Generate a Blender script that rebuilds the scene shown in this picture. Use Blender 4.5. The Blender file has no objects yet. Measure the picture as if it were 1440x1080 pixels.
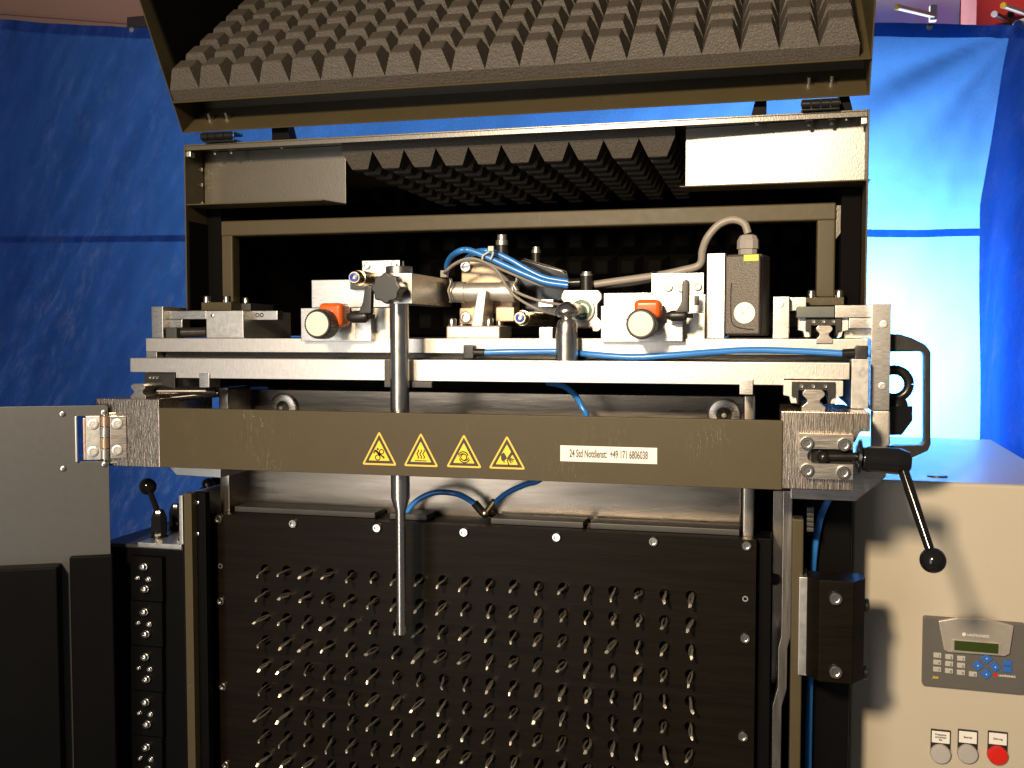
import bpy, bmesh, math, random
from mathutils import Vector, Matrix, noise
random.seed(7)
R = math.radians
scene = bpy.context.scene
COL = scene.collection

# ------------------------------------------------------------------ camera
FPX = 1411.0                       # focal length in photo pixels (1440 wide)
YAW, PITCH = R(14.2), R(2.84)
CAM = Vector((0.0, -1.35, 1.5))
cd = bpy.data.cameras.new('camera'); cam = bpy.data.objects.new('camera', cd); COL.objects.link(cam)
cd.sensor_width = 36.0; cd.lens = 36.0 * FPX / 1440.0; cd.clip_start = 0.02; cd.clip_end = 50
cam.location = CAM; cam.rotation_euler = (R(90) - PITCH, 0, YAW)
scene.camera = cam
# ------------------------------------------------------------------ world and lamps
w = bpy.data.worlds.new('World'); scene.world = w; w.use_nodes = True
bg = w.node_tree.nodes['Background']
bg.inputs[0].default_value = (0.80, 0.80, 0.84, 1); bg.inputs[1].default_value = 0.10

def lamp(name, kind, loc, target, power, colour, size=0.1, sizey=None, spread=180):
    l = bpy.data.lights.new(name, kind); l.energy = power; l.color = colour
    if kind == 'AREA':
        l.size = size
        if sizey: l.shape = 'RECTANGLE'; l.size_y = sizey
        l.spread = R(spread)
    else:
        l.shadow_soft_size = size
    o = bpy.data.objects.new(name, l); COL.objects.link(o); o.location = loc
    o.rotation_euler = (Vector(target) - Vector(loc)).to_track_quat('-Z', 'Y').to_euler()
    return o
# halogen work lamp standing beside the photographer
lamp('work_lamp', 'AREA', (-0.60, -2.5, 2.38), (0.02, 0.1, 1.62), 41, (1.0, 0.775, 0.51), 0.24, spread=104)
# added tall fill, left behind the photographer, for soft front light and metal streaks
lamp('front_fill', 'AREA', (-1.5, -3.3, 1.30), (-0.5, 0.3, 1.30), 34, (1.0, 0.95, 0.88), 1.0, 2.5)
# bright window behind the tarpaulin
lamp('window_light', 'AREA', (0.10, 1.60, 1.42), (0.10, 1.2, 1.42), 82, (0.97, 0.98, 1.0), 0.70, 0.40, 130)
# daylight of the hall behind the tarpaulin
lamp('rear_daylight', 'AREA', (-0.1, 1.72, 1.7), (-0.1, 1.0, 1.7), 29, (0.92, 0.96, 1.0), 2.6, 1.5)
scene.view_settings.view_transform = 'Standard'; scene.view_settings.look = 'None'
scene.view_settings.exposure = 0.0; scene.view_settings.gamma = 1.0
scene.view_settings.use_curve_mapping = False
scene.render.engine = 'CYCLES'

# ------------------------------------------------------------------ measuring
_F = Vector((-math.sin(YAW) * math.cos(PITCH), math.cos(YAW) * math.cos(PITCH), -math.sin(PITCH)))
_Rt = Vector((math.cos(YAW), math.sin(YAW), 0)); _Up = _Rt.cross(_F)
def ray(u, v): return _F + _Rt * ((u - 720) / FPX) + _Up * ((540 - v) / FPX)
def P(u, v, y):
    """world point at depth y measured off the photograph"""
    d = ray(u, v); return CAM + d * ((y - CAM.y) / d.y)
def pb(u0, u1, v0, v1, y0, y1):
    """box extents: front face at depth y0, back at y1"""
    um, vm = (u0 + u1) / 2, (v0 + v1) / 2
    return (P(u0, vm, y0).x, P(u1, vm, y0).x, y0, y1, P(um, v1, y0).z, P(um, v0, y0).z)
class Frame:
    """a standing plane turned by a about z through origin o (local y = 0)"""
    def __init__(s, o, a): s.o = Vector(o); s.a = a; s.x = Vector((math.cos(a), math.sin(a), 0)); s.y = Vector((-math.sin(a), math.cos(a), 0))
    def P(s, u, v, yl=0.0):
        d = ray(u, v); t = (yl + (s.o - CAM).dot(s.y)) / d.dot(s.y)
        p = CAM + d * t - s.o
        return Vector((p.dot(s.x), yl, p.z))
    def pb(s, u0, u1, v0, v1, y0, y1):
        um, vm = (u0 + u1) / 2, (v0 + v1) / 2
        return (s.P(u0, vm, y0).x, s.P(u1, vm, y0).x, y0, y1, s.P(um, v1, y0).z, s.P(um, v0, y0).z)

# ------------------------------------------------------------------ materials
def mat(name, col, rough=0.5, metal=0.0, var=0.12, vscale=18, bump=0.0, bscale=300, brush=None, coat=0.0, rvar=0.1, scratch=0.0, spec=0.5):
    m = bpy.data.materials.new(name); m.use_nodes = True
    nt = m.node_tree; N = nt.nodes; L = nt.links; b = N['Principled BSDF']
    tc = N.new('ShaderNodeTexCoord')
    src = tc.outputs['Object']
    mp = N.new('ShaderNodeMapping'); L.new(src, mp.inputs[0])
    if brush: mp.inputs['Scale'].default_value = brush
    n1 = N.new('ShaderNodeTexNoise'); n1.inputs['Scale'].default_value = vscale; n1.inputs['Detail'].default_value = 6
    L.new(mp.outputs[0], n1.inputs['Vector'])
    mx = N.new('ShaderNodeMix'); mx.data_type = 'RGBA'
    c = Vector(col)
    mx.inputs['A'].default_value = (*(c * (1 - var)), 1); mx.inputs['B'].default_value = (*[min(1, k * (1 + var)) for k in c], 1)
    L.new(n1.outputs['Fac'], mx.inputs['Factor'])
    colout = mx.outputs['Result']
    if scratch:
        n3 = N.new('ShaderNodeTexNoise'); n3.inputs['Scale'].default_value = 14; n3.inputs['Detail'].default_value = 3; n3.inputs['Distortion'].default_value = 1.5
        m3 = N.new('ShaderNodeMapping'); m3.inputs['Scale'].default_value = (6.0, 6.0, 0.9); m3.inputs['Rotation'].default_value = (0, R(24), 0)
        L.new(src, m3.inputs[0]); L.new(m3.outputs[0], n3.inputs['Vector'])
        rp = N.new('ShaderNodeValToRGB'); rp.color_ramp.elements[0].position = 0.497; rp.color_ramp.elements[0].color = (0, 0, 0, 1)
        e = rp.color_ramp.elements.new(0.5); e.color = (1, 1, 1, 1)
        rp.color_ramp.elements[2].position = 0.503; rp.color_ramp.elements[2].color = (0, 0, 0, 1)
        L.new(n3.outputs['Fac'], rp.inputs[0])
        n4 = N.new('ShaderNodeTexNoise'); n4.inputs['Scale'].default_value = 9; L.new(src, n4.inputs['Vector'])
        r4 = N.new('ShaderNodeMapRange'); r4.inputs[1].default_value = 0.55; r4.inputs[2].default_value = 0.7; r4.inputs[4].default_value = scratch
        L.new(n4.outputs['Fac'], r4.inputs[0])
        mm = N.new('ShaderNodeMath'); mm.operation = 'MULTIPLY'; L.new(rp.outputs[0], mm.inputs[0]); L.new(r4.outputs[0], mm.inputs[1])
        m5 = N.new('ShaderNodeMix'); m5.data_type = 'RGBA'; L.new(mm.outputs[0], m5.inputs['Factor']); L.new(colout, m5.inputs['A'])
        m5.inputs['B'].default_value = (0.35, 0.31, 0.24, 1); colout = m5.outputs['Result']
    L.new(colout, b.inputs['Base Color'])
    mr = N.new('ShaderNodeMapRange'); mr.inputs[3].default_value = max(0.03, rough - rvar); mr.inputs[4].default_value = min(1, rough + rvar)
    n2 = N.new('ShaderNodeTexNoise'); n2.inputs['Scale'].default_value = vscale * 2.3; n2.inputs['Detail'].default_value = 4
    L.new(mp.outputs[0], n2.inputs['Vector']); L.new(n2.outputs['Fac'], mr.inputs[0]); L.new(mr.outputs[0], b.inputs['Roughness'])
    b.inputs['Metallic'].default_value = metal; b.inputs['Coat Weight'].default_value = coat; b.inputs['Specular IOR Level'].default_value = spec
    if bump:
        nb = N.new('ShaderNodeTexNoise'); nb.inputs['Scale'].default_value = bscale; nb.inputs['Detail'].default_value = 3
        L.new(mp.outputs[0], nb.inputs['Vector'])
        bp = N.new('ShaderNodeBump'); bp.inputs['Strength'].default_value = bump; bp.inputs['Distance'].default_value = 0.001
        L.new(nb.outputs['Fac'], bp.inputs['Height']); L.new(bp.outputs[0], b.inputs['Normal'])
    return m
M = {}
M['olive'] = mat('olive_paint', (0.066, 0.053, 0.027), 0.44, 0, 0.08, 30, 0.25, 900, rvar=0.06, scratch=0.8, spec=0.28)
M['olive_in'] = mat('olive_gloss_paint', (0.072, 0.061, 0.036), 0.31, 0, 0.08, 30, 0.30, 420, rvar=0.03, spec=0.8, coat=0.6)
_b = M['olive_in'].node_tree.nodes['Principled BSDF']; _b.inputs['Coat IOR'].default_value = 1.6; _b.inputs['Coat Roughness'].default_value = 0.27
M['alu'] = mat('milled_aluminium', (0.60, 0.585, 0.56), 0.30, 1.0, 0.16, 14, 0.10, 60, brush=(3, 3, 40), rvar=0.10)
M['alu_plate'] = mat('sawn_aluminium_plate', (0.62, 0.60, 0.57), 0.36, 0.95, 0.16, 10, 0.15, 30, brush=(30, 8, 6), rvar=0.10)
M['cast'] = mat('cast_aluminium', (0.58, 0.56, 0.52), 0.42, 0.75, 0.12, 60, 0.25, 500)
M['steel'] = mat('ground_steel', (0.56, 0.52, 0.47), 0.30, 1.0, 0.22, 9, 0.10, 50, brush=(2, 2, 26), rvar=0.12)
M['steel_turned'] = mat('turned_steel_block', (0.50, 0.43, 0.36), 0.27, 1.0, 0.28, 7, 0.35, 22, brush=(30, 6, 3), rvar=0.12)
M['platen'] = mat('smeared_steel_platen', (0.27, 0.235, 0.195), 0.30, 1.0, 0.55, 3.2, 0.3, 9, brush=(1.2, 1, 9), rvar=0.14)
M['steel_v'] = mat('long_ground_steel', (0.40, 0.36, 0.31), 0.30, 1.0, 0.25, 6, 0.08, 40, brush=(24, 24, 1.2), rvar=0.1)
M['chrome'] = mat('bright_steel', (0.74, 0.71, 0.66), 0.24, 1.0, 0.05, 30, rvar=0.05)
M['zinc'] = mat('zinc_plated', (0.60, 0.60, 0.58), 0.36, 0.9, 0.18, 55, 0.12, 200)
M['bolt'] = mat('zinc_bolt', (0.74, 0.71, 0.66), 0.22, 1.0, 0.06, 60)
M['black'] = mat('black_anodised', (0.0062, 0.0045, 0.0026), 0.40, 0, 0.9, 6, 0.15, 30, brush=(1, 1, 16), rvar=0.10, spec=0.10)
M['black_side'] = mat('black_insulation', (0.0032, 0.0032, 0.0036), 0.5, 0, 0.2, 20, spec=0.06)
M['plastic'] = mat('black_plastic', (0.016, 0.015, 0.015), 0.36, 0, 0.1, 60, 0.1, 500)
M['gloss'] = mat('gloss_black', (0.008, 0.008, 0.009), 0.12, 0, 0.1, 30, rvar=0.04)
M['oxide'] = mat('blackened_steel', (0.03, 0.029, 0.028), 0.26, 0.6, 0.2, 40)
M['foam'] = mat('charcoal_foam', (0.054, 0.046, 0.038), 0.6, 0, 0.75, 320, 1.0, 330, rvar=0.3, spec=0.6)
M['foam_shaded'] = mat('charcoal_foam_shaded', (0.0045, 0.0042, 0.004), 0.9, 0, 0.3, 500, 0.6, 900, spec=0.05)  # darker copy of the foam, interior shade put into the colour
M['blue_hose'] = mat('blue_hose', (0.03, 0.20, 0.62), 0.24, 0, 0.08, 30, rvar=0.05)
M['grey_cable'] = mat('grey_cable', (0.26, 0.235, 0.21), 0.45, 0, 0.08, 60)
M['grey_plastic'] = mat('grey_plastic', (0.30, 0.28, 0.27), 0.4, 0, 0.06, 60)
M['orange'] = mat('orange_cap', (0.64, 0.115, 0.012), 0.28, 0, 0.05, 30, rvar=0.05)
M['cream'] = mat('cream_disc', (0.80, 0.74, 0.62), 0.45, 0, 0.03, 30)
M['white'] = mat('white_label', (0.80, 0.79, 0.76), 0.5, 0, 0.03, 30)
M['ink'] = mat('ink', (0.035, 0.03, 0.03), 0.6, 0, 0.1, 30)
M['ink_grey'] = mat('grey_ink', (0.12, 0.11, 0.10), 0.6, 0, 0.1, 30)
M['yellow'] = mat('yellow_film', (0.78, 0.60, 0.015), 0.4, 0, 0.03, 30)
M['yellow_edge'] = mat('yellow_film_rim', (0.80, 0.52, 0.05), 0.4, 0, 0.03, 30)
M['lime'] = mat('lime_label', (0.50, 0.62, 0.04), 0.5, 0, 0.03, 30)
M['tan'] = mat('cast_tan', (0.52, 0.40, 0.28), 0.42, 0.45, 0.12, 40, 0.2, 400)
M['green'] = mat('green_seal', (0.02, 0.12, 0.07), 0.4)
M['brass'] = mat('brass', (0.62, 0.50, 0.30), 0.25, 1.0, 0.1, 40)
M['copper'] = mat('hinge_knuckle', (0.66, 0.46, 0.33), 0.35, 0.8, 0.1, 40)
M['door'] = mat('grey_door_paint', (0.088, 0.089, 0.091), 0.36, 0.1, 0.05, 40, 0.12, 700, rvar=0.05)
M['beige'] = mat('beige_cabinet_paint', (0.50, 0.455, 0.37), 0.40, 0, 0.03, 5, 0.12, 500, rvar=0.05)
M['wallw'] = mat('white_wall', (0.62, 0.58, 0.54), 0.7, 0, 0.05, 3, 0.1, 90)
M['wallb'] = mat('brown_pink_board', (0.34, 0.20, 0.16), 0.6, 0, 0.06, 3)
M['red'] = mat('red_board', (0.50, 0.012, 0.016), 0.5, 0, 0.06, 4)
M['floor'] = mat('concrete_floor', (0.20, 0.19, 0.17), 0.6, 0, 0.2, 4, 0.2, 60)
M['panel'] = mat('operator_panel_grey', (0.105, 0.10, 0.095), 0.42, 0, 0.05, 60, 0.1, 900)
M['silver'] = mat('silver_plastic', (0.50, 0.46, 0.41), 0.34, 0.5, 0.03, 60)
M['lcd'] = mat('lcd', (0.035, 0.055, 0.012), 0.15, 0, 0.1, 40)
M['key'] = mat('key_grey', (0.42, 0.42, 0.38), 0.5)
M['key_blue'] = mat('key_blue', (0.025, 0.13, 0.50), 0.4)
M['btn_grey'] = mat('button_grey', (0.42, 0.40, 0.39), 0.35)
M['btn_red'] = mat('button_red', (0.62, 0.018, 0.012), 0.3)
M['box'] = mat('grey_sensor_box', (0.085, 0.072, 0.060), 0.45, 0, 0.10, 90, 0.8, 420)
M['darkside'] = mat('dark_steel', (0.06, 0.06, 0.06), 0.45, 0.4, 0.2, 30)
M['needle'] = mat('needle_steel', (0.80, 0.76, 0.68), 0.32, 0.9, 0.1, 80)
M['tie'] = mat('natural_cable_tie', (0.62, 0.58, 0.48), 0.4)
M['bluefit'] = mat('blue_release_ring', (0.03, 0.08, 0.5), 0.3)
M['greenbar'] = mat('grey_green_bar', (0.10, 0.115, 0.105), 0.4, 0.3, 0.2, 30)

def tarp_mat(name):
    m = bpy.data.materials.new(name); m.use_nodes = True
    nt = m.node_tree; N = nt.nodes; L = nt.links
    b = N['Principled BSDF']; out = N['Material Output']
    tc = N.new('ShaderNodeTexCoord')
    n1 = N.new('ShaderNodeTexNoise'); n1.inputs['Scale'].default_value = 3.5; n1.inputs['Detail'].default_value = 5; L.new(tc.outputs['Object'], n1.inputs['Vector'])
    mx = N.new('ShaderNodeMix'); mx.data_type = 'RGBA'
    mx.inputs['A'].default_value = (0.008, 0.040, 0.27, 1); mx.inputs['B'].default_value = (0.018, 0.090, 0.48, 1)
    L.new(n1.outputs['Fac'], mx.inputs['Factor'])
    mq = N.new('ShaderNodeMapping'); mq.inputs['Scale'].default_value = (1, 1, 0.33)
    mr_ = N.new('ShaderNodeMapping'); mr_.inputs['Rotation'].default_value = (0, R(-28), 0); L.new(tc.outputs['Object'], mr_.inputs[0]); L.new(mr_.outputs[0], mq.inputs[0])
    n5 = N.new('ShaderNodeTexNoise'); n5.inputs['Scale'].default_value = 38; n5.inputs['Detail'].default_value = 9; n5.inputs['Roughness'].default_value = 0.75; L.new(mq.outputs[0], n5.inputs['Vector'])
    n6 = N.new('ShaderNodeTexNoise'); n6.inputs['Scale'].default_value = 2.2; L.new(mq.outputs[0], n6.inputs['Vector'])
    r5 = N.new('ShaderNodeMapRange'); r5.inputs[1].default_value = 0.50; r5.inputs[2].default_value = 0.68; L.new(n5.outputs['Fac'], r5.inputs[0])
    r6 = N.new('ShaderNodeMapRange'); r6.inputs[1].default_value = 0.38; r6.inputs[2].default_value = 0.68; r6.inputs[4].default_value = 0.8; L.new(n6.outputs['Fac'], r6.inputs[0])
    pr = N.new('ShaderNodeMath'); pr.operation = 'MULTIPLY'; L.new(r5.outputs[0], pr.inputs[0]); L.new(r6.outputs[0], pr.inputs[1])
    m6 = N.new('ShaderNodeMix'); m6.data_type = 'RGBA'; m6.inputs['B'].default_value = (0.20, 0.27, 0.56, 1)  # pale crease marks, with the gloss of the wrinkles painted into the colour
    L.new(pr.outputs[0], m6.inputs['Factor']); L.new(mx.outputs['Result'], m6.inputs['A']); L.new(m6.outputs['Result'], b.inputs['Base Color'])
    b.inputs['Roughness'].default_value = 0.24
    # crinkles
    mp = N.new('ShaderNodeMapping'); mp.inputs['Scale'].default_value = (1, 1, 0.36)
    L.new(mr_.outputs[0], mp.inputs[0])
    nb = N.new('ShaderNodeTexNoise'); nb.inputs['Scale'].default_value = 22; nb.inputs['Detail'].default_value = 8; nb.inputs['Roughness'].default_value = 0.68; nb.inputs['Distortion'].default_value = 0.6
    L.new(mp.outputs[0], nb.inputs['Vector'])
    # tape weave
    wv = N.new('ShaderNodeTexWave'); wv.bands_direction = 'Z'; wv.inputs['Scale'].default_value = 110; L.new(tc.outputs['Object'], wv.inputs['Vector'])
    wx = N.new('ShaderNodeTexWave'); wx.bands_direction = 'X'; wx.inputs['Scale'].default_value = 110; L.new(tc.outputs['Object'], wx.inputs['Vector'])
    ad = N.new('ShaderNodeMath'); ad.operation = 'ADD'; L.new(wv.outputs['Fac'], ad.inputs[0]); L.new(wx.outputs['Fac'], ad.inputs[1])
    b2 = N.new('ShaderNodeBump'); b2.inputs['Strength'].default_value = 0.10; b2.inputs['Distance'].default_value = 0.001; L.new(ad.outputs[0], b2.inputs['Height'])
    b1 = N.new('ShaderNodeBump'); b1.inputs['Strength'].default_value = 1.0; b1.inputs['Distance'].default_value = 0.05; L.new(nb.outputs['Fac'], b1.inputs['Height']); L.new(b2.outputs[0], b1.inputs['Normal'])
    L.new(b1.outputs[0], b.inputs['Normal'])
    tr = N.new('ShaderNodeBsdfTranslucent'); tr.inputs[0].default_value = (0.09, 0.32, 0.86, 1)
    ms = N.new('ShaderNodeMixShader'); ms.inputs[0].default_value = 0.30
    L.new(b.outputs[0], ms.inputs[1]); L.new(tr.outputs[0], ms.inputs[2]); L.new(ms.outputs[0], out.inputs[0])
    return m
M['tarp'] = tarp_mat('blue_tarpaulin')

# ------------------------------------------------------------------ mesh helpers
def box(bm, e, bev=0.001, seg=2):
    x0, x1, y0, y1, z0, z1 = e
    t = bmesh.new()
    bmesh.ops.create_cube(t, size=1.0)
    for v in t.verts:
        v.co = Vector(((x0 + x1) / 2 + v.co.x * (x1 - x0), (y0 + y1) / 2 + v.co.y * (y1 - y0), (z0 + z1) / 2 + v.co.z * (z1 - z0)))
    mn = min(abs(x1 - x0), abs(y1 - y0), abs(z1 - z0))
    bev = min(bev, mn * 0.3)
    if bev > 0: bmesh.ops.bevel(t, geom=t.edges[:], offset=bev, segments=seg, affect='EDGES', profile=0.5)
    merge(bm, t); return bm
def merge(bm, t):
    me = bpy.data.meshes.new('tmp'); t.to_mesh(me); t.free(); bm.from_mesh(me); bpy.data.meshes.remove(me)
def basis(d):
    d = Vector(d).normalized(); a = Vector((0, 0, 1)) if abs(d.z) < 0.9 else Vector((1, 0, 0))
    x = d.cross(a).normalized(); return x, d.cross(x), d
def lathe(bm, p0, d, prof, seg=24, cap=True, squash=None):
    """profile [(t along d, radius)]"""
    p0 = Vector(p0); x, y, d = basis(d); rings = []
    for t, r in prof:
        rings.append([bm.verts.new(p0 + d * t + (x * math.cos(2 * math.pi * k / seg) + y * math.sin(2 * math.pi * k / seg)) * r) for k in range(seg)])
    for a, b in zip(rings, rings[1:]):
        for k in range(seg):
            try: bm.faces.new((a[k], a[(k + 1) % seg], b[(k + 1) % seg], b[k]))
            except ValueError: pass
    if cap:
        bm.faces.new(rings[0][::-1]); bm.faces.new(rings[-1])
    return bm
def cyl(bm, p0, p1, r, r1=None, seg=24, ch=0.0008):
    p0, p1 = Vector(p0), Vector(p1); L = (p1 - p0).length; r1 = r if r1 is None else r1
    ch = min(ch, r * 0.3, r1 * 0.3, L * 0.3)
    return lathe(bm, p0, p1 - p0, [(0, r - ch), (ch, r), (L - ch, r1), (L, r1 - ch)], seg)
def ball(bm, c, r, seg=24):
    n = 12
    return lathe(bm, Vector(c) - Vector((0, 0, r)), (0, 0, 1), [(r - r * math.cos(math.pi * k / n), max(r * math.sin(math.pi * k / n), r * 0.02)) for k in range(n + 1)], seg)
def smooth_path(pts, n=8):
    pts = [Vector(p) for p in pts]; out = []
    for i in range(len(pts) - 1):
        a = pts[max(i - 1, 0)]; b = pts[i]; c = pts[i + 1]; d = pts[min(i + 2, len(pts) - 1)]
        for k in range(n):
            t = k / n
            out.append(0.5 * ((2 * b) + (c - a) * t + (2 * a - 5 * b + 4 * c - d) * t * t + (-a + 3 * b - 3 * c + d) * t ** 3))
    out.append(pts[-1]); return out
def tube(bm, pts, r, seg=12, n=8, smooth=True):
    ps = smooth_path(pts, n) if smooth else [Vector(p) for p in pts]
    rings = []; up = None
    for i, p in enumerate(ps):
        d = (ps[min(i + 1, len(ps) - 1)] - ps[max(i - 1, 0)]).normalized()
        if up is None: up = basis(d)[0]
        x = (up - d * up.dot(d)).normalized(); y = d.cross(x); up = x
        rings.append([bm.verts.new(p + (x * math.cos(2 * math.pi * k / seg) + y * math.sin(2 * math.pi * k / seg)) * r) for k in range(seg)])
    for a, b in zip(rings, rings[1:]):
        for k in range(seg): bm.faces.new((a[k], a[(k + 1) % seg], b[(k + 1) % seg], b[k]))
    bm.faces.new(rings[0][::-1]); bm.faces.new(rings[-1]); return bm
def prism(bm, poly, y0, y1, bev=0.0, plane='xz'):
    """polygon extruded: plane xz along y, yz along x, xy along z"""
    def mk(a, b, c): return {'xz': (a, c, b), 'yz': (c, a, b), 'xy': (a, b, c)}[plane]
    t = bmesh.new()
    A = [t.verts.new(mk(a, b, y0)) for a, b in poly]; B = [t.verts.new(mk(a, b, y1)) for a, b in poly]
    n = len(poly)
    t.faces.new(A); t.faces.new(B[::-1])
    for k in range(n): t.faces.new((A[k], B[k], B[(k + 1) % n], A[(k + 1) % n]))
    bmesh.ops.recalc_face_normals(t, faces=t.faces[:])
    if bev: bmesh.ops.bevel(t, geom=t.edges[:], offset=bev, segments=2, affect='EDGES', profile=0.5)
    merge(bm, t); return bm
def rounded(poly, r, n=4):
    """round the corners of a 2D polygon"""
    out = []
    m = len(poly)
    for i in range(m):
        p = Vector(poly[i]); a = Vector(poly[i - 1]); b = Vector(poly[(i + 1) % m])
        da = (a - p); db = (b - p); rr = min(r, da.length * 0.45, db.length * 0.45)
        pa = p + da.normalized() * rr; pc = p + db.normalized() * rr
        for k in range(n + 1):
            t = k / n; out.append(tuple((pa * (1 - t) ** 2 + p * 2 * t * (1 - t) + pc * t * t)))
    return out
def BM(): return bmesh.new()

INV = {}
def thing(name, label, cat, loc=(0, 0, 0), rotz=0.0, group=None):
    o = bpy.data.objects.new(name, None); COL.objects.link(o); o.empty_display_size = 0.02
    o.location = loc; o.rotation_euler = (0, 0, rotz); o['label'] = label; o['category'] = cat
    if group: o['group'] = group
    INV[o.name] = (Vector(loc), rotz); return o
def finish(bm, name, m, ang=35):
    bmesh.ops.recalc_face_normals(bm, faces=bm.faces[:])
    me = bpy.data.meshes.new(name); bm.to_mesh(me); bm.free()
    for p in me.polygons: p.use_smooth = True
    me.set_sharp_from_angle(angle=R(ang))
    me.materials.append(M[m] if isinstance(m, str) else m); return me
def soften(o):
    if len(o.data.polygons) < 3000:
        md = o.modifiers.new('normals', 'WEIGHTED_NORMAL'); md.keep_sharp = True; md.weight = 100
    return o
def part(name, bm, m, parent=None, local=False, ang=35):
    """one mesh object; vertices in world coordinates unless local"""
    root = parent
    while root is not None and root.parent is not None: root = root.parent
    if root is not None and not local:
        l, a = INV[root.name]
        bmesh.ops.transform(bm, matrix=Matrix.Rotation(-a, 4, 'Z') @ Matrix.Translation(-l), verts=bm.verts[:])
    me = finish(bm, name, m, ang)
    o = bpy.data.objects.new(name, me); COL.objects.link(o); o.parent = parent
    return soften(o)
def tag(o, label, cat, group=None, kind=None):
    o['label'] = label; o['category'] = cat
    if group: o['group'] = group
    if kind: o['kind'] = kind
    return o
def single(name, bm, m, label, cat, group=None, ang=35):
    """a thing that is one mesh; its origin goes to the middle of its base"""
    xs = [v.co for v in bm.verts]
    c = Vector(((min(v.x for v in xs) + max(v.x for v in xs)) / 2, (min(v.y for v in xs) + max(v.y for v in xs)) / 2, min(v.z for v in xs)))
    bmesh.ops.translate(bm, vec=-c, verts=bm.verts[:])
    me = finish(bm, name, m, ang); o = bpy.data.objects.new(name, me); COL.objects.link(o); o.location = c; soften(o)
    return tag(o, label, cat, group)
# socket-head screw, unit radius, head towards -y
def bolt_mesh(h, name, m, socket=True):
    bm = BM()
    pr = [(0, 1.0), (h * 0.85, 1.0), (h, 0.86)]
    lathe(bm, (0, 0, 0), (0, -1, 0), pr + ([(h, 0.58), (h * 0.45, 0.52), (h * 0.45, 0.05)] if socket else [(h * 1.1, 0.5), (h * 1.12, 0.05)]), 18)
    return finish(bm, name, m, 30)
BOLT = bolt_mesh(0.75, 'bolt', 'bolt'); TALL = bolt_mesh(1.75, 'cap_bolt', 'bolt'); FLAT = bolt_mesh(0.22, 'screw', 'zinc'); RIVET = bolt_mesh(0.5, 'rivet', 'bolt', False); DARKB = bolt_mesh(0.7, 'dark_bolt', 'oxide')
def screw(parent, p, r, d=(0, -1, 0), me=BOLT, name='bolt', local=False):
    o = bpy.data.objects.new(name, me); COL.objects.link(o); o.parent = parent
    root = parent
    while root.parent is not None: root = root.parent
    p = Vector(p)
    if not local:
        l, a = INV[root.name]; p = Matrix.Rotation(-a, 3, 'Z') @ (p - l)
    o.location = p; o.scale = (r, r, r)
    q = Vector((0, -1, 0)).rotation_difference(Vector(d).normalized())
    q = q @ Matrix.Rotation(random.uniform(0, 6.28), 4, 'Y').to_quaternion()
    o.rotation_mode = 'QUATERNION'; o.rotation_quaternion = q
    return o
def text(s, parent, p, size, m, name='lettering', sx=1.0, align='LEFT', local=False, shear=0.0, ry=0.0):
    c = bpy.data.curves.new('t', 'FONT'); c.body = s; c.size = size; c.align_x = align; c.align_y = 'CENTER'; c.extrude = 0.0003; c.offset = size * 0.02; c.shear = shear
    t = bpy.data.objects.new('t', c); COL.objects.link(t)
    bpy.context.view_layer.update()
    me = bpy.data.meshes.new_from_object(t.evaluated_get(bpy.context.evaluated_depsgraph_get()))
    bpy.data.objects.remove(t); bpy.data.curves.remove(c)
    bm = BM(); bm.from_mesh(me); bpy.data.meshes.remove(me)
    Mx = Matrix.Translation(p) @ Matrix.Rotation(ry, 4, 'Y') @ Matrix.Rotation(R(90), 4, 'X') @ Matrix.Diagonal((sx, 1, 1, 1))
    bmesh.ops.transform(bm, matrix=Mx, verts=bm.verts[:])
    return part(name, bm, m, parent, local)
def px_r(n, u, v, y):
    """metres spanned by n photo pixels at a place"""
    return (P(u + n, v, y) - P(u, v, y)).length * 0.97

# ================================================================== setting
def struct(name, bm, m):
    o = part(name, bm, m); o['kind'] = 'structure'; return o
struct('floor', box(BM(), (-3.2, 2.4, -3.2, 2.2, -0.1, 0.0), 0), 'floor')
TY = 1.2
struct('wall_back', box(BM(), (-3.0, 2.3, 1.75, 1.9, 0.0, 3.2), 0), 'wallw')
bb = pb(-260, 560, -240, 60, 1.5, 1.53); t = thing('wall_board', 'brown pink board on the wall above the crinkled blue tarpaulin', 'board', (bb[0], 1.53, bb[4]))
part('board', box(BM(), (bb[0], bb[1], 1.5, 1.745, bb[4], bb[5]), 0.002), 'wallb', t)
lo = P(0, 18, 1.49); hi = P(205, 33, 1.49)
part('ledge', tube(BM(), [P(-120, 9, 1.495), P(205, 34, 1.495)], 0.004, 8, 1), 'wallb', t)
part('bracket', box(BM(), pb(178, 216, 22, 38, 1.46, 1.5), 0.003), 'ink', t)
rb = pb(1375, 1600, -200, 60, 1.5, 1.52)
single('red_board', box(BM(), (rb[0], rb[1], 1.5, 1.745, rb[4], rb[5]), 0.002), 'red', 'bright red board on the white wall above the tarpaulin', 'board')
def peg(p0, p1, plate, m, label):
    t = thing('wall_peg', label, 'peg', p0, 0, 'pegs on the wall above the tarpaulin')
    part('arm', cyl(BM(), p0, p1, 0.007, seg=10), m, t)
    part('tip', cyl(BM(), p1, Vector(p1) + (Vector(p1) - Vector(p0)).normalized() * 0.006, 0.0078, seg=10), 'yellow_edge' if m == 'zinc' else 'white', t)
    part('plate', box(BM(), plate, 0.001), m, t)
peg(P(1313, 22, 1.48), P(1263, 10, 1.40), pb(1308, 1318, 6, 28, 1.478, 1.50), 'zinc', 'galvanised tool peg on the white wall')
peg(P(1452, 22, 1.48), P(1412, 8, 1.40), pb(1449, 1458, 4, 30, 1.478, 1.50), 'zinc', 'pale metal tool peg on the red board')
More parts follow.
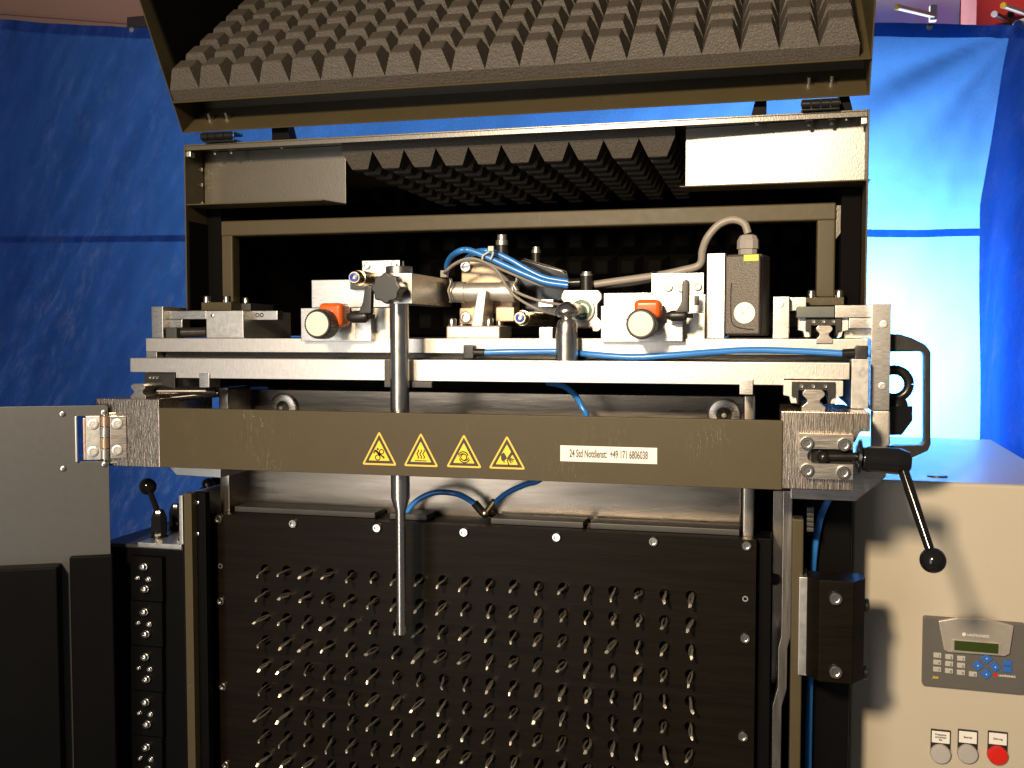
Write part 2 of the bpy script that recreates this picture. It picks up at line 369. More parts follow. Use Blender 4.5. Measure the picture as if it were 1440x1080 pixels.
peg(P(1420, 30, 1.48), P(1399, 20, 1.40), pb(1417, 1426, 16, 36, 1.478, 1.50), 'oxide', 'dark stub of a tool peg on the red board')

# tarpaulins
tops = [(P(u, v, TY).x, P(u, v, TY).z) for u, v in ((-200, 12), (195, 40), (900, 34), (1225, 30), (1425, 33), (1600, 33))]
def ztop(x):
    for (xa, za), (xb, zb) in zip(tops, tops[1:]):
        if x <= xb: return za + (zb - za) * (x - xa) / (xb - xa)
    return tops[-1][1]
GA = P(1432, 36, TY)
def tdisp(x, z):
    d = 0.030 * noise.noise((x * 1.3, z * 1.1, 3.1))
    q = x * 0.82 - z * 0.57; s = x * 0.57 + z * 0.82
    d += 0.012 * noise.noise((q * 6.5, s * 1.6, 9.0)) + 0.006 * noise.noise((q * 17, s * 4.0, 2.0))
    d += 0.0025 * noise.noise((x * 45, z * 30, 5.0))
    dx, dz = x - GA.x, z - GA.z; r = math.hypot(dx, dz)
    if r > 1e-4:
        a = math.atan2(dx, -dz)
        d += 0.022 * math.sin(a * 11 + 1.2 * noise.noise((a * 3, r * 2, 0))) * min(1, r * 4) * math.exp(-r * 1.7)
    return d
def sheet(name, xs0, xs1, nx, nz, y, zt, zb, parent, fn=tdisp, m='tarp'):
    bm = BM(); g = []
    for j in range(nz + 1):
        row = []
        for i in range(nx + 1):
            t_ = j / nz
            x0 = xs0(t_) if callable(xs0) else xs0
            x = x0 + (xs1 - x0) * i / nx
            z0 = zt(x) if callable(zt) else zt
            z1 = zb(x) if callable(zb) else zb
            z = z0 + (z1 - z0) * t_
            row.append(bm.verts.new((x, y + fn(x, z), z)))
        g.append(row)
    for j in range(nz):
        for i in range(nx): bm.faces.new((g[j][i], g[j][i + 1], g[j + 1][i + 1], g[j + 1][i]))
    return part(name, bm, m, parent, ang=180)
xl = P(-160, 300, TY).x; xr = P(1580, 300, TY).x
tA = thing('tarpaulin', 'crinkled blue tarpaulin hung as a backdrop, glowing where light comes through', 'tarpaulin', ((xl + xr) / 2, TY, 0.02))
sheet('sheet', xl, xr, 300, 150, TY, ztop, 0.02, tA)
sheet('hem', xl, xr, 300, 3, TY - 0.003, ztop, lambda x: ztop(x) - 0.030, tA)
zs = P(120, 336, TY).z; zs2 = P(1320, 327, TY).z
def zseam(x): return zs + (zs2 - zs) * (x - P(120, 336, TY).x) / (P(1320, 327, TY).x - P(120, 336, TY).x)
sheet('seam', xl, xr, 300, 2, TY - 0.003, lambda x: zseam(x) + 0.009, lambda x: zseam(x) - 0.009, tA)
for u, v in ((187, 43), (1308, 36)):
    p = P(u, v, TY); p.y += tdisp(p.x, p.z) - 0.004
    screw(tA, p, 0.007, me=FLAT, name='eyelet')
# overlapping gathered second sheet at the right
GB = P(1432, 36, TY - 0.05)
tB = thing('tarpaulin', 'second blue tarpaulin gathered and tied at its corner, hanging in dark folds', 'tarpaulin', (GB.x, TY - 0.05, 0.02))
def xleft(t_): return GB.x - 0.012 + 0.012 * math.sin(t_ * 19) * t_ - (P(1432, 36, TY - 0.05).x - P(1386, 300, TY - 0.05).x) * min(1, (t_ * 5.5) ** 0.8)
def fold2(x, z):
    t_ = min(1, (GB.z - z) * 1.6)
    return 0.030 * t_ * math.sin(x * 62 + 2.0 * noise.noise((x * 5, z * 1.2, 1))) + 0.01 * noise.noise((x * 20, z * 5, 4))
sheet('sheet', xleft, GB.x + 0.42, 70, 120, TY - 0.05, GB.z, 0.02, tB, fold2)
part('rope', tube(BM(), [P(1425, 36, TY - 0.1), P(1434, 30, TY - 0.1), P(1452, 26, TY - 0.08), P(1480, 30, TY - 0.05)], 0.004, 8), 'white', tB)
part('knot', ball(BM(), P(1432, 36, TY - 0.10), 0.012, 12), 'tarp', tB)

# ================================================================== control cabinet
CF = Frame(P(1300, 800, 0.33), R(-2.5))
zt_ = CF.P(1330, 678, 0).z
x0 = CF.P(1196, 850, 0).x; x1 = x0 + 0.62
cz = CF.o.z
cab = thing('control_cabinet', 'beige painted steel control cabinet with pale top behind the machine', 'cabinet', (CF.o.x, CF.o.y, CF.o.z), CF.a)
x1 = CF.P(1394, 617, 0.72).x + 0.002
x1 = max(x1, CF.P(1460, 800, 0).x)
part('body', box(BM(), (x0, x1, 0, 0.72, -cz + 0.1, zt_), 0.006, 3), 'beige', cab, True)
part('plinth', box(BM(), (x0 + 0.02, x1 - 0.02, 0.02, 0.7, -cz, -cz + 0.0995), 0.002), 'plastic', cab, True)
for u, v, yy in ((1318, 670, 0.05), (1249, 640, 0.42)):
    p = CF.P(u, v, 0); 
    # plugs in the top plate
    d = ray(u, v); tt = (CF.o.z + zt_ - CAM.z) / d.z; q = CAM + d * tt
    bm = BM(); lathe(bm, q, (0, 0, 1), [(0, 0.016), (0.002, 0.0155), (0.003, 0.012)], 20); part('top_plug', bm, 'plastic', cab)
# operator panel
op = thing('operator_panel', 'dark grey operator panel with silver hood, small display and keypad on the cabinet door', 'control panel', tuple(CF.o), CF.a)
tl, br = CF.P(1298, 866, -0.006), CF.P(1439, 975, -0.006)
W = br.x - tl.x; H = tl.z - br.z
def oq(a, b, y=-0.012): return Vector((tl.x + a * W, y, tl.z - b * H))
def orect(a0, a1, b0, b1, y0, y1, bev=0.0008): p, q = oq(a0, b0), oq(a1, b1); return box(BM(), (p.x, q.x, y0, y1, q.z, p.z), bev)
prism_p = rounded([(tl.x, tl.z), (br.x, tl.z), (br.x, br.z), (tl.x, br.z)], 0.004)
part('housing', prism(BM(), prism_p, -0.012, 0.0, 0.001), 'panel', op, True)
hp_ = [oq(.145, .03), oq(.33, -.035), oq(.6, -.05), oq(.88, .02), oq(.845, .42), oq(.80, .46), oq(.25, .47), oq(.205, .44)]
sh = part('silver_hood', prism(BM(), [(p.x, p.z) for p in hp_], -0.019, -0.011, 0.0015), 'silver', op, True)
part('display_bezel', orect(.28, .76, .27, .45, -0.0205, -0.018), 'silver', sh, True)
part('display', orect(.305, .735, .285, .425, -0.0215, -0.019), 'lcd', sh, True)
text('UNITRONICS', sh, oq(.43, .195, -0.0192), 0.0052, 'white', local=True)
part('emblem', lathe(BM(), oq(.40, .19, -0.019), (0, -1, 0), [(0, 0.0030), (0.0004, 0.0030), (0.0006, 0.0018)], 12), 'white', sh, True)
kn = 1
for j in range(3):
    for i in range(4 if j == 2 else 3):
        a, b = .105 + i * .118, .50 + j * .102 + i * .008
        k = part('key', orect(a, a + .082, b, b + .075, -0.0150, -0.0115, 0.001), 'key', op, True)
        text(str(kn % 10), k, oq(a + .05, b + .045, -0.0152), 0.0055, 'ink_grey', local=True); kn += 1
ck = oq(.63, .635)
for k in range(4):
    an = k * math.pi / 2
    c = ck + Vector((math.cos(an), 0, math.sin(an))) * W * 0.082
    s = W * 0.060
    part('arrow_key', prism(BM(), rounded([(c.x + s * math.cos(q), c.z + s * math.sin(q)) for q in (0, math.pi / 2, math.pi, 3 * math.pi / 2)], 0.001, 2), -0.0152, -0.0115, 0.0006), 'key_blue', op, True)
    d = ck + Vector((math.cos(an), 0, math.sin(an))) * W * 0.085
    part('arrow_mark', lathe(BM(), (d.x, -0.0150, d.z), (0, -1, 0), [(0, 0.0016), (0.0004, 0.0014)], 3), 'white', op, True)
for j in range(2):
    part('function_key', orect(.79, .875, .525 + j * .095, .605 + j * .095, -0.0150, -0.0115, 0.001), 'key_blue', op, True)
part('red_mark', lathe(BM(), oq(.72, .755, -0.0118), (0, -1, 0), [(0, 0.0032), (0.0006, 0.003)], 14), 'btn_red', op, True)
text('UNITRONICS', op, oq(.75, .758, -0.0122), 0.0040, 'white', local=True)
text('Jazz', op, oq(.105, .865, -0.0122), 0.0052, 'yellow', local=True, shear=0.3)
# push buttons
for (u, v), m, s, lab in (((1322, 1058), 'btn_grey', 'Frequenz-\numrichter\nEin', 'grey push button under the plate with three lines of text'),
                         ((1360, 1058), 'btn_grey', 'Betrieb', 'grey push button next to the red button on the cabinet'),
                         ((1402, 1060), 'btn_red', 'Störung', 'red push button on the beige cabinet door')):
    c = CF.P(u, v, 0); pxm = CF.P(u + 1, v, 0).x - c.x
    b = thing('push_button', lab, 'button', CF.o, CF.a, 'push buttons in a row on the cabinet door')
    part('legend_holder', box(BM(), (c.x - 14 * pxm, c.x + 14 * pxm, -0.004, 0.0, c.z - 2 * pxm, c.z + 36 * pxm), 0.0008), 'plastic', b, True)
    lp = part('legend_plate', box(BM(), (c.x - 12.6 * pxm, c.x + 12.6 * pxm, -0.0046, -0.003, c.z + 16 * pxm, c.z + 34 * pxm), 0.0006), 'white', b, True)
    text(s, lp, Vector((c.x, -0.0048, c.z + 25 * pxm)), 0.0042, 'ink', align='CENTER', local=True)
    part('cap', lathe(BM(), (c.x, 0, c.z), (0, -1, 0), [(0, 15 * pxm), (0.008, 14.6 * pxm), (0.0095, 13.6 * pxm), (0.010, 11 * pxm), (0.0096, 0.0003)], 28), m, b, True)

# ================================================================== acoustic hood
HY = 0.19; EL = R(38)
hl, hr = P(256, 186, HY), P(1223, 136, HY)
HZ = (hl.z + hr.z) / 2; HX0, HX1 = hl.x, hr.x
def hp(x, a, n): return Vector((x, HY + a * math.cos(EL) - n * math.sin(EL), HZ + a * math.sin(EL) + n * math.cos(EL)))
def hbox(x0, x1, a0, a1, n0, n1, bev=0.0008):
    bm = box(BM(), (x0, x1, a0, a1, n0, n1), bev)
    bmesh.ops.transform(bm, matrix=Matrix.Translation((0, HY, HZ)) @ Matrix.Rotation(EL, 4, 'X'), verts=bm.verts[:]); return bm
hood = thing('acoustic_hood', 'opened olive steel hood lined with pyramid foam above the enclosure box', 'hood', ((HX0 + HX1) / 2, HY, HZ))
TH = 0.0022
part('hinge_flange', hbox(HX0 + TH, HX1 - TH, 0, 0.088, 0, TH), 'olive', hood)
part('channel_web', hbox(HX0 + TH, HX1 - TH, 0.088, 0.090, 0, 0.054), 'olive_in', hood)
part('shelf_panel', hbox(HX0 + TH, HX1 - TH, 0.0, 0.44, 0.054, 0.0562), 'olive', hood)
part('back_panel', hbox(HX0 + TH, HX1 - TH, 0.44, 0.4422, 0.0, 0.42), 'olive', hood)
fe = R(58) # slope of the front edge of the side walls, leaning to the viewer
fl = 0.46
front_top = (HY - fl * math.cos(fe), HZ + fl * math.sin(fe))
for x in (HX0, HX1 - TH):
    a = hp(0, 0.44, 0); b = hp(0, 0.44, 0.42)
    part('side_wall', prism(BM(), [(HY, HZ), (a.y, a.z), (b.y, b.z), front_top], x, x + TH, 0.0004, 'yz'), 'olive', hood)
a = hp(0, 0.436, 0.06); b = hp(0, 0.436, 0.41)
part('wall_shade_sheet', prism(BM(), [(HY + .012, HZ + .06), (a.y, a.z), (b.y, b.z), (front_top[0] + .012, front_top[1] - .01)], HX0 + TH + .0003, HX0 + TH + .004, 0.0004, 'yz'), 'foam_shaded', hood)  # added dark sheet, puts shade on the inner left wall of the hood
def foam(fn, x0, x1, na, slab, tip, top=0.46, jit=0.0, p_a=0.0555):
    bm = BM(); nx = max(1, round((x1 - x0) / 0.0555)); px = (x1 - x0) / nx
    rnd = random.Random(3)
    def V(x, a, h): return bm.verts.new(fn(x, a, h))
    for j in range(na):
        for i in range(nx):
            xa, xb, a0, a1 = x0 + i * px, x0 + (i + 1) * px, j * p_a, (j + 1) * p_a
            s = (1 - top) / 2; t_ = tip * (1 + rnd.uniform(-jit, jit)); jx = rnd.uniform(-jit, jit) * px * .35; ja = rnd.uniform(-jit, jit) * p_a * .35
            B = [V(xa, a0, slab), V(xb, a0, slab), V(xb, a1, slab), V(xa, a1, slab)]
            def ring(f, h):
                q = s * f
                return [V(xa + px * q + jx * f, a0 + p_a * q + ja * f, h), V(xb - px * q + jx * f, a0 + p_a * q + ja * f, h), V(xb - px * q + jx * f, a1 - p_a * q + ja * f, h), V(xa + px * q + jx * f, a1 - p_a * q + ja * f, h)]
            T = ring(0.97, slab + t_ * 0.96); T2 = ring(1.16, slab + t_)
            for k in range(4):
                bm.faces.new((B[k], B[(k + 1) % 4], T[(k + 1) % 4], T[k])); bm.faces.new((T[k], T[(k + 1) % 4], T2[(k + 1) % 4], T2[k]))
            bm.faces.new(T2)
    A1 = na * p_a
    for (a, b, c, d) in (((x0, 0), (x1, 0), 0, slab), ((x1, 0), (x1, A1), 0, slab), ((x1, A1), (x0, A1), 0, slab), ((x0, A1), (x0, 0), 0, slab)):
        bm.faces.new((V(a[0], a[1], c), V(b[0], b[1], c), V(b[0], b[1], d), V(a[0], a[1], d)))
    bm.faces.new((V(x0, 0, 0), V(x0, A1, 0), V(x1, A1, 0), V(x1, 0, 0)))
    bmesh.ops.remove_doubles(bm, verts=bm.verts[:], dist=1e-5)
    return bm
part('foam_sheet', foam(lambda x, a, h: hp(x, a + 0.004, 0.0565 + h), HX0 + 0.006, HX1 - 0.018, 8, 0.019, 0.033, 0.58, 0.05, 0.0555), 'foam', hood, ang=20)
for u in (296, 320, 1137, 1169):
    x = P(u, 172 if u < 700 else 123, HY + .03).x
    p = hp(x, 0.040, TH); screw(hood, p, 0.0065, (0, -math.sin(EL), math.cos(EL)))
    part('stud', cyl(BM(), p, hp(x, 0.040, 0.016), 0.0028, seg=10), 'bolt', hood)

# ================================================================== enclosure box
BY = 0.20
bl, br_ = P(258, 203, BY), P(1223, 154, BY)
BZ = (bl.z + br_.z) / 2; BX0, BX1 = bl.x, br_.x
BB = 1.4965; PY = BY + 0.06
ebx = thing('enclosure_box', 'olive steel sound enclosure box with foam lined ceiling behind the tooling', 'enclosure', ((BX0 + BX1) / 2, BY, BB))
part('side_wall', box(BM(), (BX0, BX0 + 0.0025, BY, 0.80, BB, BZ), 0.0006), 'olive', ebx)
part('side_wall', box(BM(), (BX1 - 0.0025, BX1, BY, 0.80, BB, BZ), 0.0006), 'olive', ebx)
part('top_panel', box(BM(), (BX0 + 0.0027, BX1 - 0.0027, BY, 0.80, BZ - 0.0025, BZ), 0.0006), 'olive_in', ebx)
part('back_panel', box(BM(), (BX0 + 0.0027, BX1 - 0.0027, 0.7975, 0.80, 1.28, BZ - 0.003), 0.0006), 'foam_shaded', ebx)
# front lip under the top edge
part('wall_shade_sheet', box(BM(), (BX0 + .0028, BX0 + .006, BY + .004, PY + .003, BB + .003, BZ - .13), .0004), 'foam_shaded', ebx)  # added dark sheet, darkens the left wall inside the box
part('front_lip', box(BM(), (BX0 + 0.0027, BX1 - 0.0027, BY + 0.0006, BY + 0.003, BZ - 0.010, BZ - 0.0027), 0.0005), 'olive_in', ebx)
def fpanel(u0, u1, v1):
    x0, x1 = P(u0, 240, PY).x, P(u1, 240, PY).x
    z1 = P((u0 + u1) / 2, v1, PY).z
    bm_ = box(BM(), (x0, x1, PY, PY + 0.002, z1, BZ - 0.003), 0.0005)
    if u0 > 600:   # this panel is bent a little towards the hinge side
        for v_ in bm_.verts: v_.co.y -= (v_.co.x - x0) * 0.082
    q = part('front_panel', bm_, 'olive_in', ebx)
    part('flange', prism(BM(), [(x0, PY), (x1, PY), (x1 - (0.018 if u0 < 600 else 0), BY + 0.003), (x0 if u0 < 600 else x0 - 0.004, BY + 0.003)], z1, z1 + 0.002, 0.0004, 'xy'), 'olive', q)
    return x0, x1, z1
fx0, fx1, fz = fpanel(285, 486, 291)
part('end_flange', box(BM(), (BX0 + .003, fx0, PY - 0.0, PY + .002, fz, BZ - .003), .0004), 'olive_in', ebx)
gx0, gx1, gz = fpanel(964, 1219, 266)
for z_ in (BZ - 0.035, BZ - 0.062, BZ - .095):
    screw(ebx, (BX0 + 0.0026, PY - 0.012, z_), 0.004, (1, 0, 0), RIVET, 'rivet')
for z_ in (BZ - 0.05, BZ - 0.09):
    screw(ebx, (BX1 - 0.0026, PY - 0.012, z_), 0.005, (-1, 0, 0), DARKB, 'dark_bolt')
fx_0, fx_1 = P(480, 205, PY - 0.02).x, P(949, 190, PY - 0.02).x
ztf = (P(480, 196, PY - .02).z + P(948, 174, PY - .02).z) / 2
zbf = (P(480, 238, PY - .02).z + P(948, 218, PY - .02).z) / 2
hh = ztf - zbf
part('ceiling_foam', foam(lambda x, a, h: Vector((x, PY - 0.02 + a, ztf - h)), fx_0, fx_1, 10, hh * 0.42, hh * 0.58, 0.5), 'foam', ebx, ang=20)
part('back_foam', foam(lambda x, a, h: Vector((x, 0.795 - h, BB + 0.003 + a)), BX0 + 0.005, BX1 - 0.005, 6, 0.03, 0.04), 'foam_shaded', ebx, ang=20)
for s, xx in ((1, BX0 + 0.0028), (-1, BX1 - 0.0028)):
    part('side_foam', box(BM(), (min(xx, xx + s * 0.03), max(xx, xx + s * .03), PY + .004, 0.72, BB + .003, BZ - 0.02), 0.004), 'foam_shaded', ebx)
for u in (302, 325, 396, 1065, 1138, 1170, 1191):
    v = 203 - (u - 302) * 0.05; x = P(u, v, BY + 0.02).x
    big = u in (302, 325, 1138, 1170)
    part('nut', lathe(BM(), (x, BY + 0.02, BZ - 0.0026), (0, 0, -1), [(0, 0.006 if big else 0.004), (0.006, 0.006 if big else 0.004), (0.0061, 0.0032), (0.013 if big else .008, 0.003), (0.0135 if big else .0085, 0.002)], 6 if big else 10), 'bolt', ebx)
# corner stiffeners
for xx in (BX0 + 0.0028, BX1 - 0.0108): part('corner_clip', box(BM(), (xx, xx + 0.008, BY + 0.0035, BY + 0.018, BZ - 0.02, BZ - 0.011), 0.0008), 'zinc', ebx)
def hinge(u0, u1, v0, v1, label):
    xa, xb = P(u0, v0, HY).x, P(u1, v0, HY).x
    zc = (HZ + BZ) / 2; yc = HY - 0.004
    h = thing('hinge', label, 'hinge', ((xa + xb) / 2, yc, BZ), 0, 'hinges between hood and enclosure box')
    n = 4; L = (xb - xa) / n
    for k in range(n):
        part('knuckle', cyl(BM(), (xa + k * L + 0.0003, yc, zc), (xa + (k + 1) * L - 0.0003, yc, zc), 0.0062, seg=18), 'oxide', h)
    part('pin', cyl(BM(), (xa - 0.001, yc, zc), (xb + 0.001, yc, zc), 0.003, seg=10), 'bolt', h)
    part('upper_leaf', box(BM(), (xa, xb, yc + .002, HY + 0.03, HZ - 0.005, HZ - 0.001), 0.0006), 'oxide', h)
    part('lower_leaf', box(BM(), (xa, xb, yc + .002, BY + 0.03, BZ + 0.0005, BZ + 0.004), 0.0006), 'oxide', h)
    return h
hinge(285, 329, 186, 196, 'black barrel hinge under the left end of the foam lined hood')
h2 = hinge(1127, 1181, 137, 150, 'barrel hinge beside the glaring lit panel under the hood')
def bumper(u0, u1, v0, v1, flip, label):
    x0, x1, y0, y1, z0, z1 = pb(u0, u1, v0, v1, HY + 0.02, HY + 0.05)
    pts = rounded([(x0, BZ), (x1, BZ), (x1 - (0 if flip else 0.008), HZ + 0.014), (x0 + (0.008 if flip else 0), HZ + 0.014)], 0.004)
    single('rubber_stop', prism(BM(), pts, y0, y1, 0.001), 'black_side', label, 'rubber stop', 'rubber stops under the hood')
bumper(382, 408, 178, 192, False, 'black rubber stop between hood and box near the plain olive panel')
bumper(1056, 1078, 141, 154, True, 'black rubber stop above the glaring lit panel')
bumper(1180, 1200, 137, 152, False, 'black rubber stop right beside the barrel hinge above the lit panel')

# ================================================================== portal frame
FY = 0.266
zt1 = (P(302, 308, FY).z + P(1175, 288, FY).z) / 2; zt0 = (P(327, 333, FY).z + P(1148, 309, FY).z) / 2
lx0, lx1 = P(302, 380, FY).x, P(327, 380, FY).x; rx0, rx1 = P(1148, 370, FY).x, P(1175, 370, FY).x
zf = P(315, 425, 0.24).z
pf = thing('portal_frame', 'welded olive square tube portal standing across the tooling inside the box', 'frame', ((lx0 + rx1) / 2, FY, zf))
part('top_tube', box(BM(), (lx0, rx1, FY, FY + 0.028, zt0, zt1), 0.003, 3), 'olive', pf)
part('leg', box(BM(), (lx0 + 0.0004, lx1, FY + 0.0006, FY + 0.0275, zf, zt0 + 0.002), 0.003, 3), 'olive', pf)
part('leg', box(BM(), (rx0, rx1 - 0.0004, FY + 0.0006, FY + 0.0275, zf, zt0 + 0.002), 0.003, 3), 'olive', pf)
part('gusset', prism(BM(), [(lx0 - 0.014, zt1 - 0.004), (lx0 + .001, zt1 - 0.004), (lx0 + .001, zt0 - 0.006), (lx0 - 0.010, zt1 - 0.016)], FY + 0.006, FY + 0.02, 0.0006), 'olive', pf)
part('gusset', prism(BM(), [(rx1 + 0.030, zt1 - 0.004), (rx1 - .001, zt1 - 0.004), (rx1 - .001, zt0 - 0.03), (rx1 + 0.010, zt0 - 0.016)], FY + 0.006, FY + 0.02, 0.0006), 'olive_in', pf)

# ================================================================== slide plates
LY, UY = 0.055, 0.10
ZU1 = (P(300, 476, UY).z + P(1200, 476.5, UY).z) / 2; ZU0 = P(700, 497, UY).z
ZL1 = P(700, 507, LY).z; ZL0 = P(700, 537, LY).z
lpx0, lpx1 = P(183, 514, LY).x, P(1195, 520, LY).x
xs0, xs1 = P(247, 525, LY).x, P(1103, 535, LY).x
zstep = (P(215, 524, LY).z + P(1150, 533, LY).z) / 2
lp_ = thing('slide_plate', 'lower thick aluminium slide plate with sawn front edge', 'plate', ((lpx0 + lpx1) / 2, LY, ZL0), 0, 'aluminium slide plates')
part('plate', prism(BM(), [(lpx0, zstep), (xs0, zstep), (xs0, ZL0), (xs1, ZL0), (xs1, zstep), (lpx1, zstep), (lpx1, ZL1), (lpx0, ZL1)], LY, 0.62, 0.0009), 'alu_plate', lp_)
for e in (pb(280, 294, 525, 545, LY - 0.004, LY + 0.03), pb(1040, 1059, 533, 555, LY - 0.004, LY + 0.03)):
    part('lug', box(BM(), e, 0.0008), 'alu', lp_)
e = pb(540, 607, 506, 545, LY - .006, LY + 0.03)
part('rod_guide', box(BM(), (e[0], e[1], LY - 0.006, LY + 0.002, e[4], P(570, 536, LY).z), 0.001), 'darkside', lp_)
part('rod_guide', box(BM(), (e[0], P(550, 520, LY).x, LY - 0.005, LY + 0.002, e[4] + .004, e[5]), 0.001), 'darkside', lp_)
upx0, upx1 = P(205, 485, UY).x, P(1221, 485, UY).x
up_ = thing('slide_plate', 'upper aluminium slide plate that carries all the tooling', 'plate', ((upx0 + upx1) / 2, UY, ZU0), 0, 'aluminium slide plates')
part('plate', box(BM(), (upx0, upx1, UY, 0.797, ZU0, ZU1), 0.0009), 'alu_plate', up_)
part('spacer', box(BM(), (upx0, P(220, 498, UY).x, UY + 0.001, 0.62, ZL1 + .0002, ZU0 - .0002), 0.0006), 'alu', up_)
part('gasket', box(BM(), (P(221, 498, UY).x, upx1 - 0.02, UY + 0.022, 0.60, ZL1 + .0004, ZU0 - .0004), 0.001), 'plastic', up_)
e = pb(1197, 1222, 505, 575, LY + 0.012, 0.5)
sp = single('side_plate', box(BM(), e, 0.001), 'zinc', 'upright grey steel side plate at the end of the lower slide plate', 'plate')

# ================================================================== machine body
ZB1 = P(700, 700, 0.30).z
mb = thing('machine_body', 'dark press body behind the perforated plate', 'machine', (-0.45, 0.5, 0))
part('body', box(BM(), (P(300, 900, .3).x, P(1130, 900, .3).x, 0.30, 0.85, 0.0, ZL0 - .10), 0.004), 'black_side', mb)
part('rear_panel', box(BM(), (lpx0 + .10, lpx1 - .012, 0.32, 0.335, ZL0 - .22, ZL0 - .0006), 0.001), 'black_side', mb)
part('rear_beam', box(BM(), (lpx0 + .05, lpx1 - .002, 0.56, 0.85, ZL0 - .099, ZL0 - .001), 0.003), 'darkside', mb)
# shiny platen
pl = thing('steel_platen', 'shiny smeared steel platen above the perforated black plate', 'platen', (-0.45, 0.22, 1.1))
e = pb(322, 1046, 552, 735, 0.215, 0.30); 
part('platen', box(BM(), (e[0], e[1], 0.215, 0.30, 1.02, e[5]), 0.002), 'platen', pl)
e2 = pb(322, 1046, 592, 740, 0.185, 0.2149)
part('platen_step', box(BM(), (e2[0], e2[1], 0.185, 0.2149, 1.03, P(700, 655, .185).z), 0.006, 3), 'platen', pl)
for u, v in ((395, 574), (1018, 584)):
    c = P(u, v, 0.20); part('spigot', lathe(BM(), (c.x, 0.216, c.z), (0, -1, 0), [(0, 0.025), (0.008, 0.025), (0.010, 0.022), (0.0101, 0.012), (0.018, 0.0035), (0.0181, 0.001)], 28), 'steel', pl)
for e, nm in ((pb(308, 322, 545, 720, 0.125, 0.20), 0), (pb(1045, 1061, 556, 760, 0.125, 0.20), 1)):
    single('upright_bar', box(BM(), (e[0], e[1], e[2], e[3], 1.0, e[5]), 0.003), 'steel_v',
           ['ground steel upright bar beside the post with the small rivets', 'ground steel upright bar next to the slotted clamp block'][nm], 'bar', 'upright steel bars')

# ================================================================== perforated plate with needles
NY = 0.10
nx, nz = 19, 10
hx0, hx1 = P(373, 799, NY).x, P(972, 840, NY).x
hz1 = (P(373, 799, NY).z + P(972, 840, NY).z) / 2
dz = (P(373, 799, NY).z - P(376, 1063, NY).z) / 8; dx = (hx1 - hx0) / (nx - 1)
pz1 = (P(297, 722, NY).z + P(1062, 760, NY).z) / 2; pz0 = 0.66
ppx0, ppx1 = P(299, 860, NY).x, P(1062, 900, NY).x
pp = thing('needle_plate', 'black perforated plate with rows of bent steel needles', 'plate', ((ppx0 + ppx1) / 2, NY, pz0))
bm = BM()
gx = [hx0 - dx / 2 + i * dx for i in range(nx + 1)]; gz = [hz1 + dz / 2 - j * dz for j in range(nz + 1)]
def V(x, y, z): return bm.verts.new((x, y, z))
rh = 0.0085; K = 16
for j in range(nz):
    for i in range(nx):
        cx, czz = (gx[i] + gx[i + 1]) / 2, (gz[j] + gz[j + 1]) / 2
        ring = [V(cx + rh * math.cos(2 * math.pi * k / K), NY, czz + rh * math.sin(2 * math.pi * k / K)) for k in range(K)]
        in1 = [V(cx + rh * .9 * math.cos(2 * math.pi * k / K), NY + 0.001, czz + rh * .9 * math.sin(2 * math.pi * k / K)) for k in range(K)]
        deep = [V(cx + rh * .9 * math.cos(2 * math.pi * k / K), NY + 0.018, czz + rh * .9 * math.sin(2 * math.pi * k / K)) for k in range(K)]
        cor = [V(gx[i + 1], NY, gz[j]), V(gx[i], NY, gz[j]), V(gx[i], NY, gz[j + 1]), V(gx[i + 1], NY, gz[j + 1])]
        for q in range(4):
            for k in range(4): bm.faces.new((cor[q], ring[(q * 4 + k) % K], ring[(q * 4 + k + 1) % K]))
            bm.faces.new((cor[q], cor[q - 1], ring[(q * 4) % K]))
        for k in range(K):
            bm.faces.new((ring[k], in1[k], in1[(k + 1) % K], ring[(k + 1) % K])); bm.faces.new((in1[k], deep[k], deep[(k + 1) % K], in1[(k + 1) % K]))
        bm.faces.new(deep)
X = [ppx0, gx[0], gx[-1], ppx1]; Z = [pz0, gz[-1], gz[0], pz1]
for a in range(3):
    for b in range(3):
        if a == 1 and b == 1: continue
        bm.faces.new((V(X[a], NY, Z[b]), V(X[a + 1], NY, Z[b]), V(X[a + 1], NY, Z[b + 1]), V(X[a], NY, Z[b + 1])))
for (a, b) in (((ppx0, pz0), (ppx0, pz1)), ((ppx0, pz1), (ppx1, pz1)), ((ppx1, pz1), (ppx1, pz0)), ((ppx1, pz0), (ppx0, pz0))):
    bm.faces.new((V(a[0], NY, a[1]), V(b[0], NY, b[1]), V(b[0], NY + 0.02, b[1]), V(a[0], NY + 0.02, a[1])))
bmesh.ops.remove_doubles(bm, verts=bm.verts[:], dist=1e-6)
part('plate', bm, 'black', pp)
ex1 = P(1084, 900, NY + 0.021).x
part('backing_block', box(BM(), (ppx0 - .004, ex1, NY + 0.021, 0.18, pz0, pz1 - 0.001), 0.002), 'black_side', pp)
for u0, u1 in ((330, 527), (548, 600), (690, 820), (830, 1040)):
    e = pb(u0, u1, 720 + (u0 - 300) * .05, 728, NY + .03, NY + .07)
    part('clamp_strip', box(BM(), (e[0], e[1], NY + 0.03, NY + .075, pz1 - 0.0008, pz1 + 0.008), 0.001), 'darkside', pp)
for u, v in ((308, 730), (413, 736), (531, 742), (653, 748), (783, 755), (919, 761), (1050, 767), (311, 845), (314, 965), (318, 1075), (1048, 897), (1045, 1035)):
    screw(pp, P(u, v, NY), 0.0068)
for u, v in ((310, 796), (1048, 842)):
    p = P(u, v, NY); part('pin_hole', lathe(BM(), p, (0, -1, 0), [(-0.001, 0.0042), (0.0006, 0.0040), (0.0006, 0.0026), (-0.0008, 0.0024)], 14), 'zinc', pp)
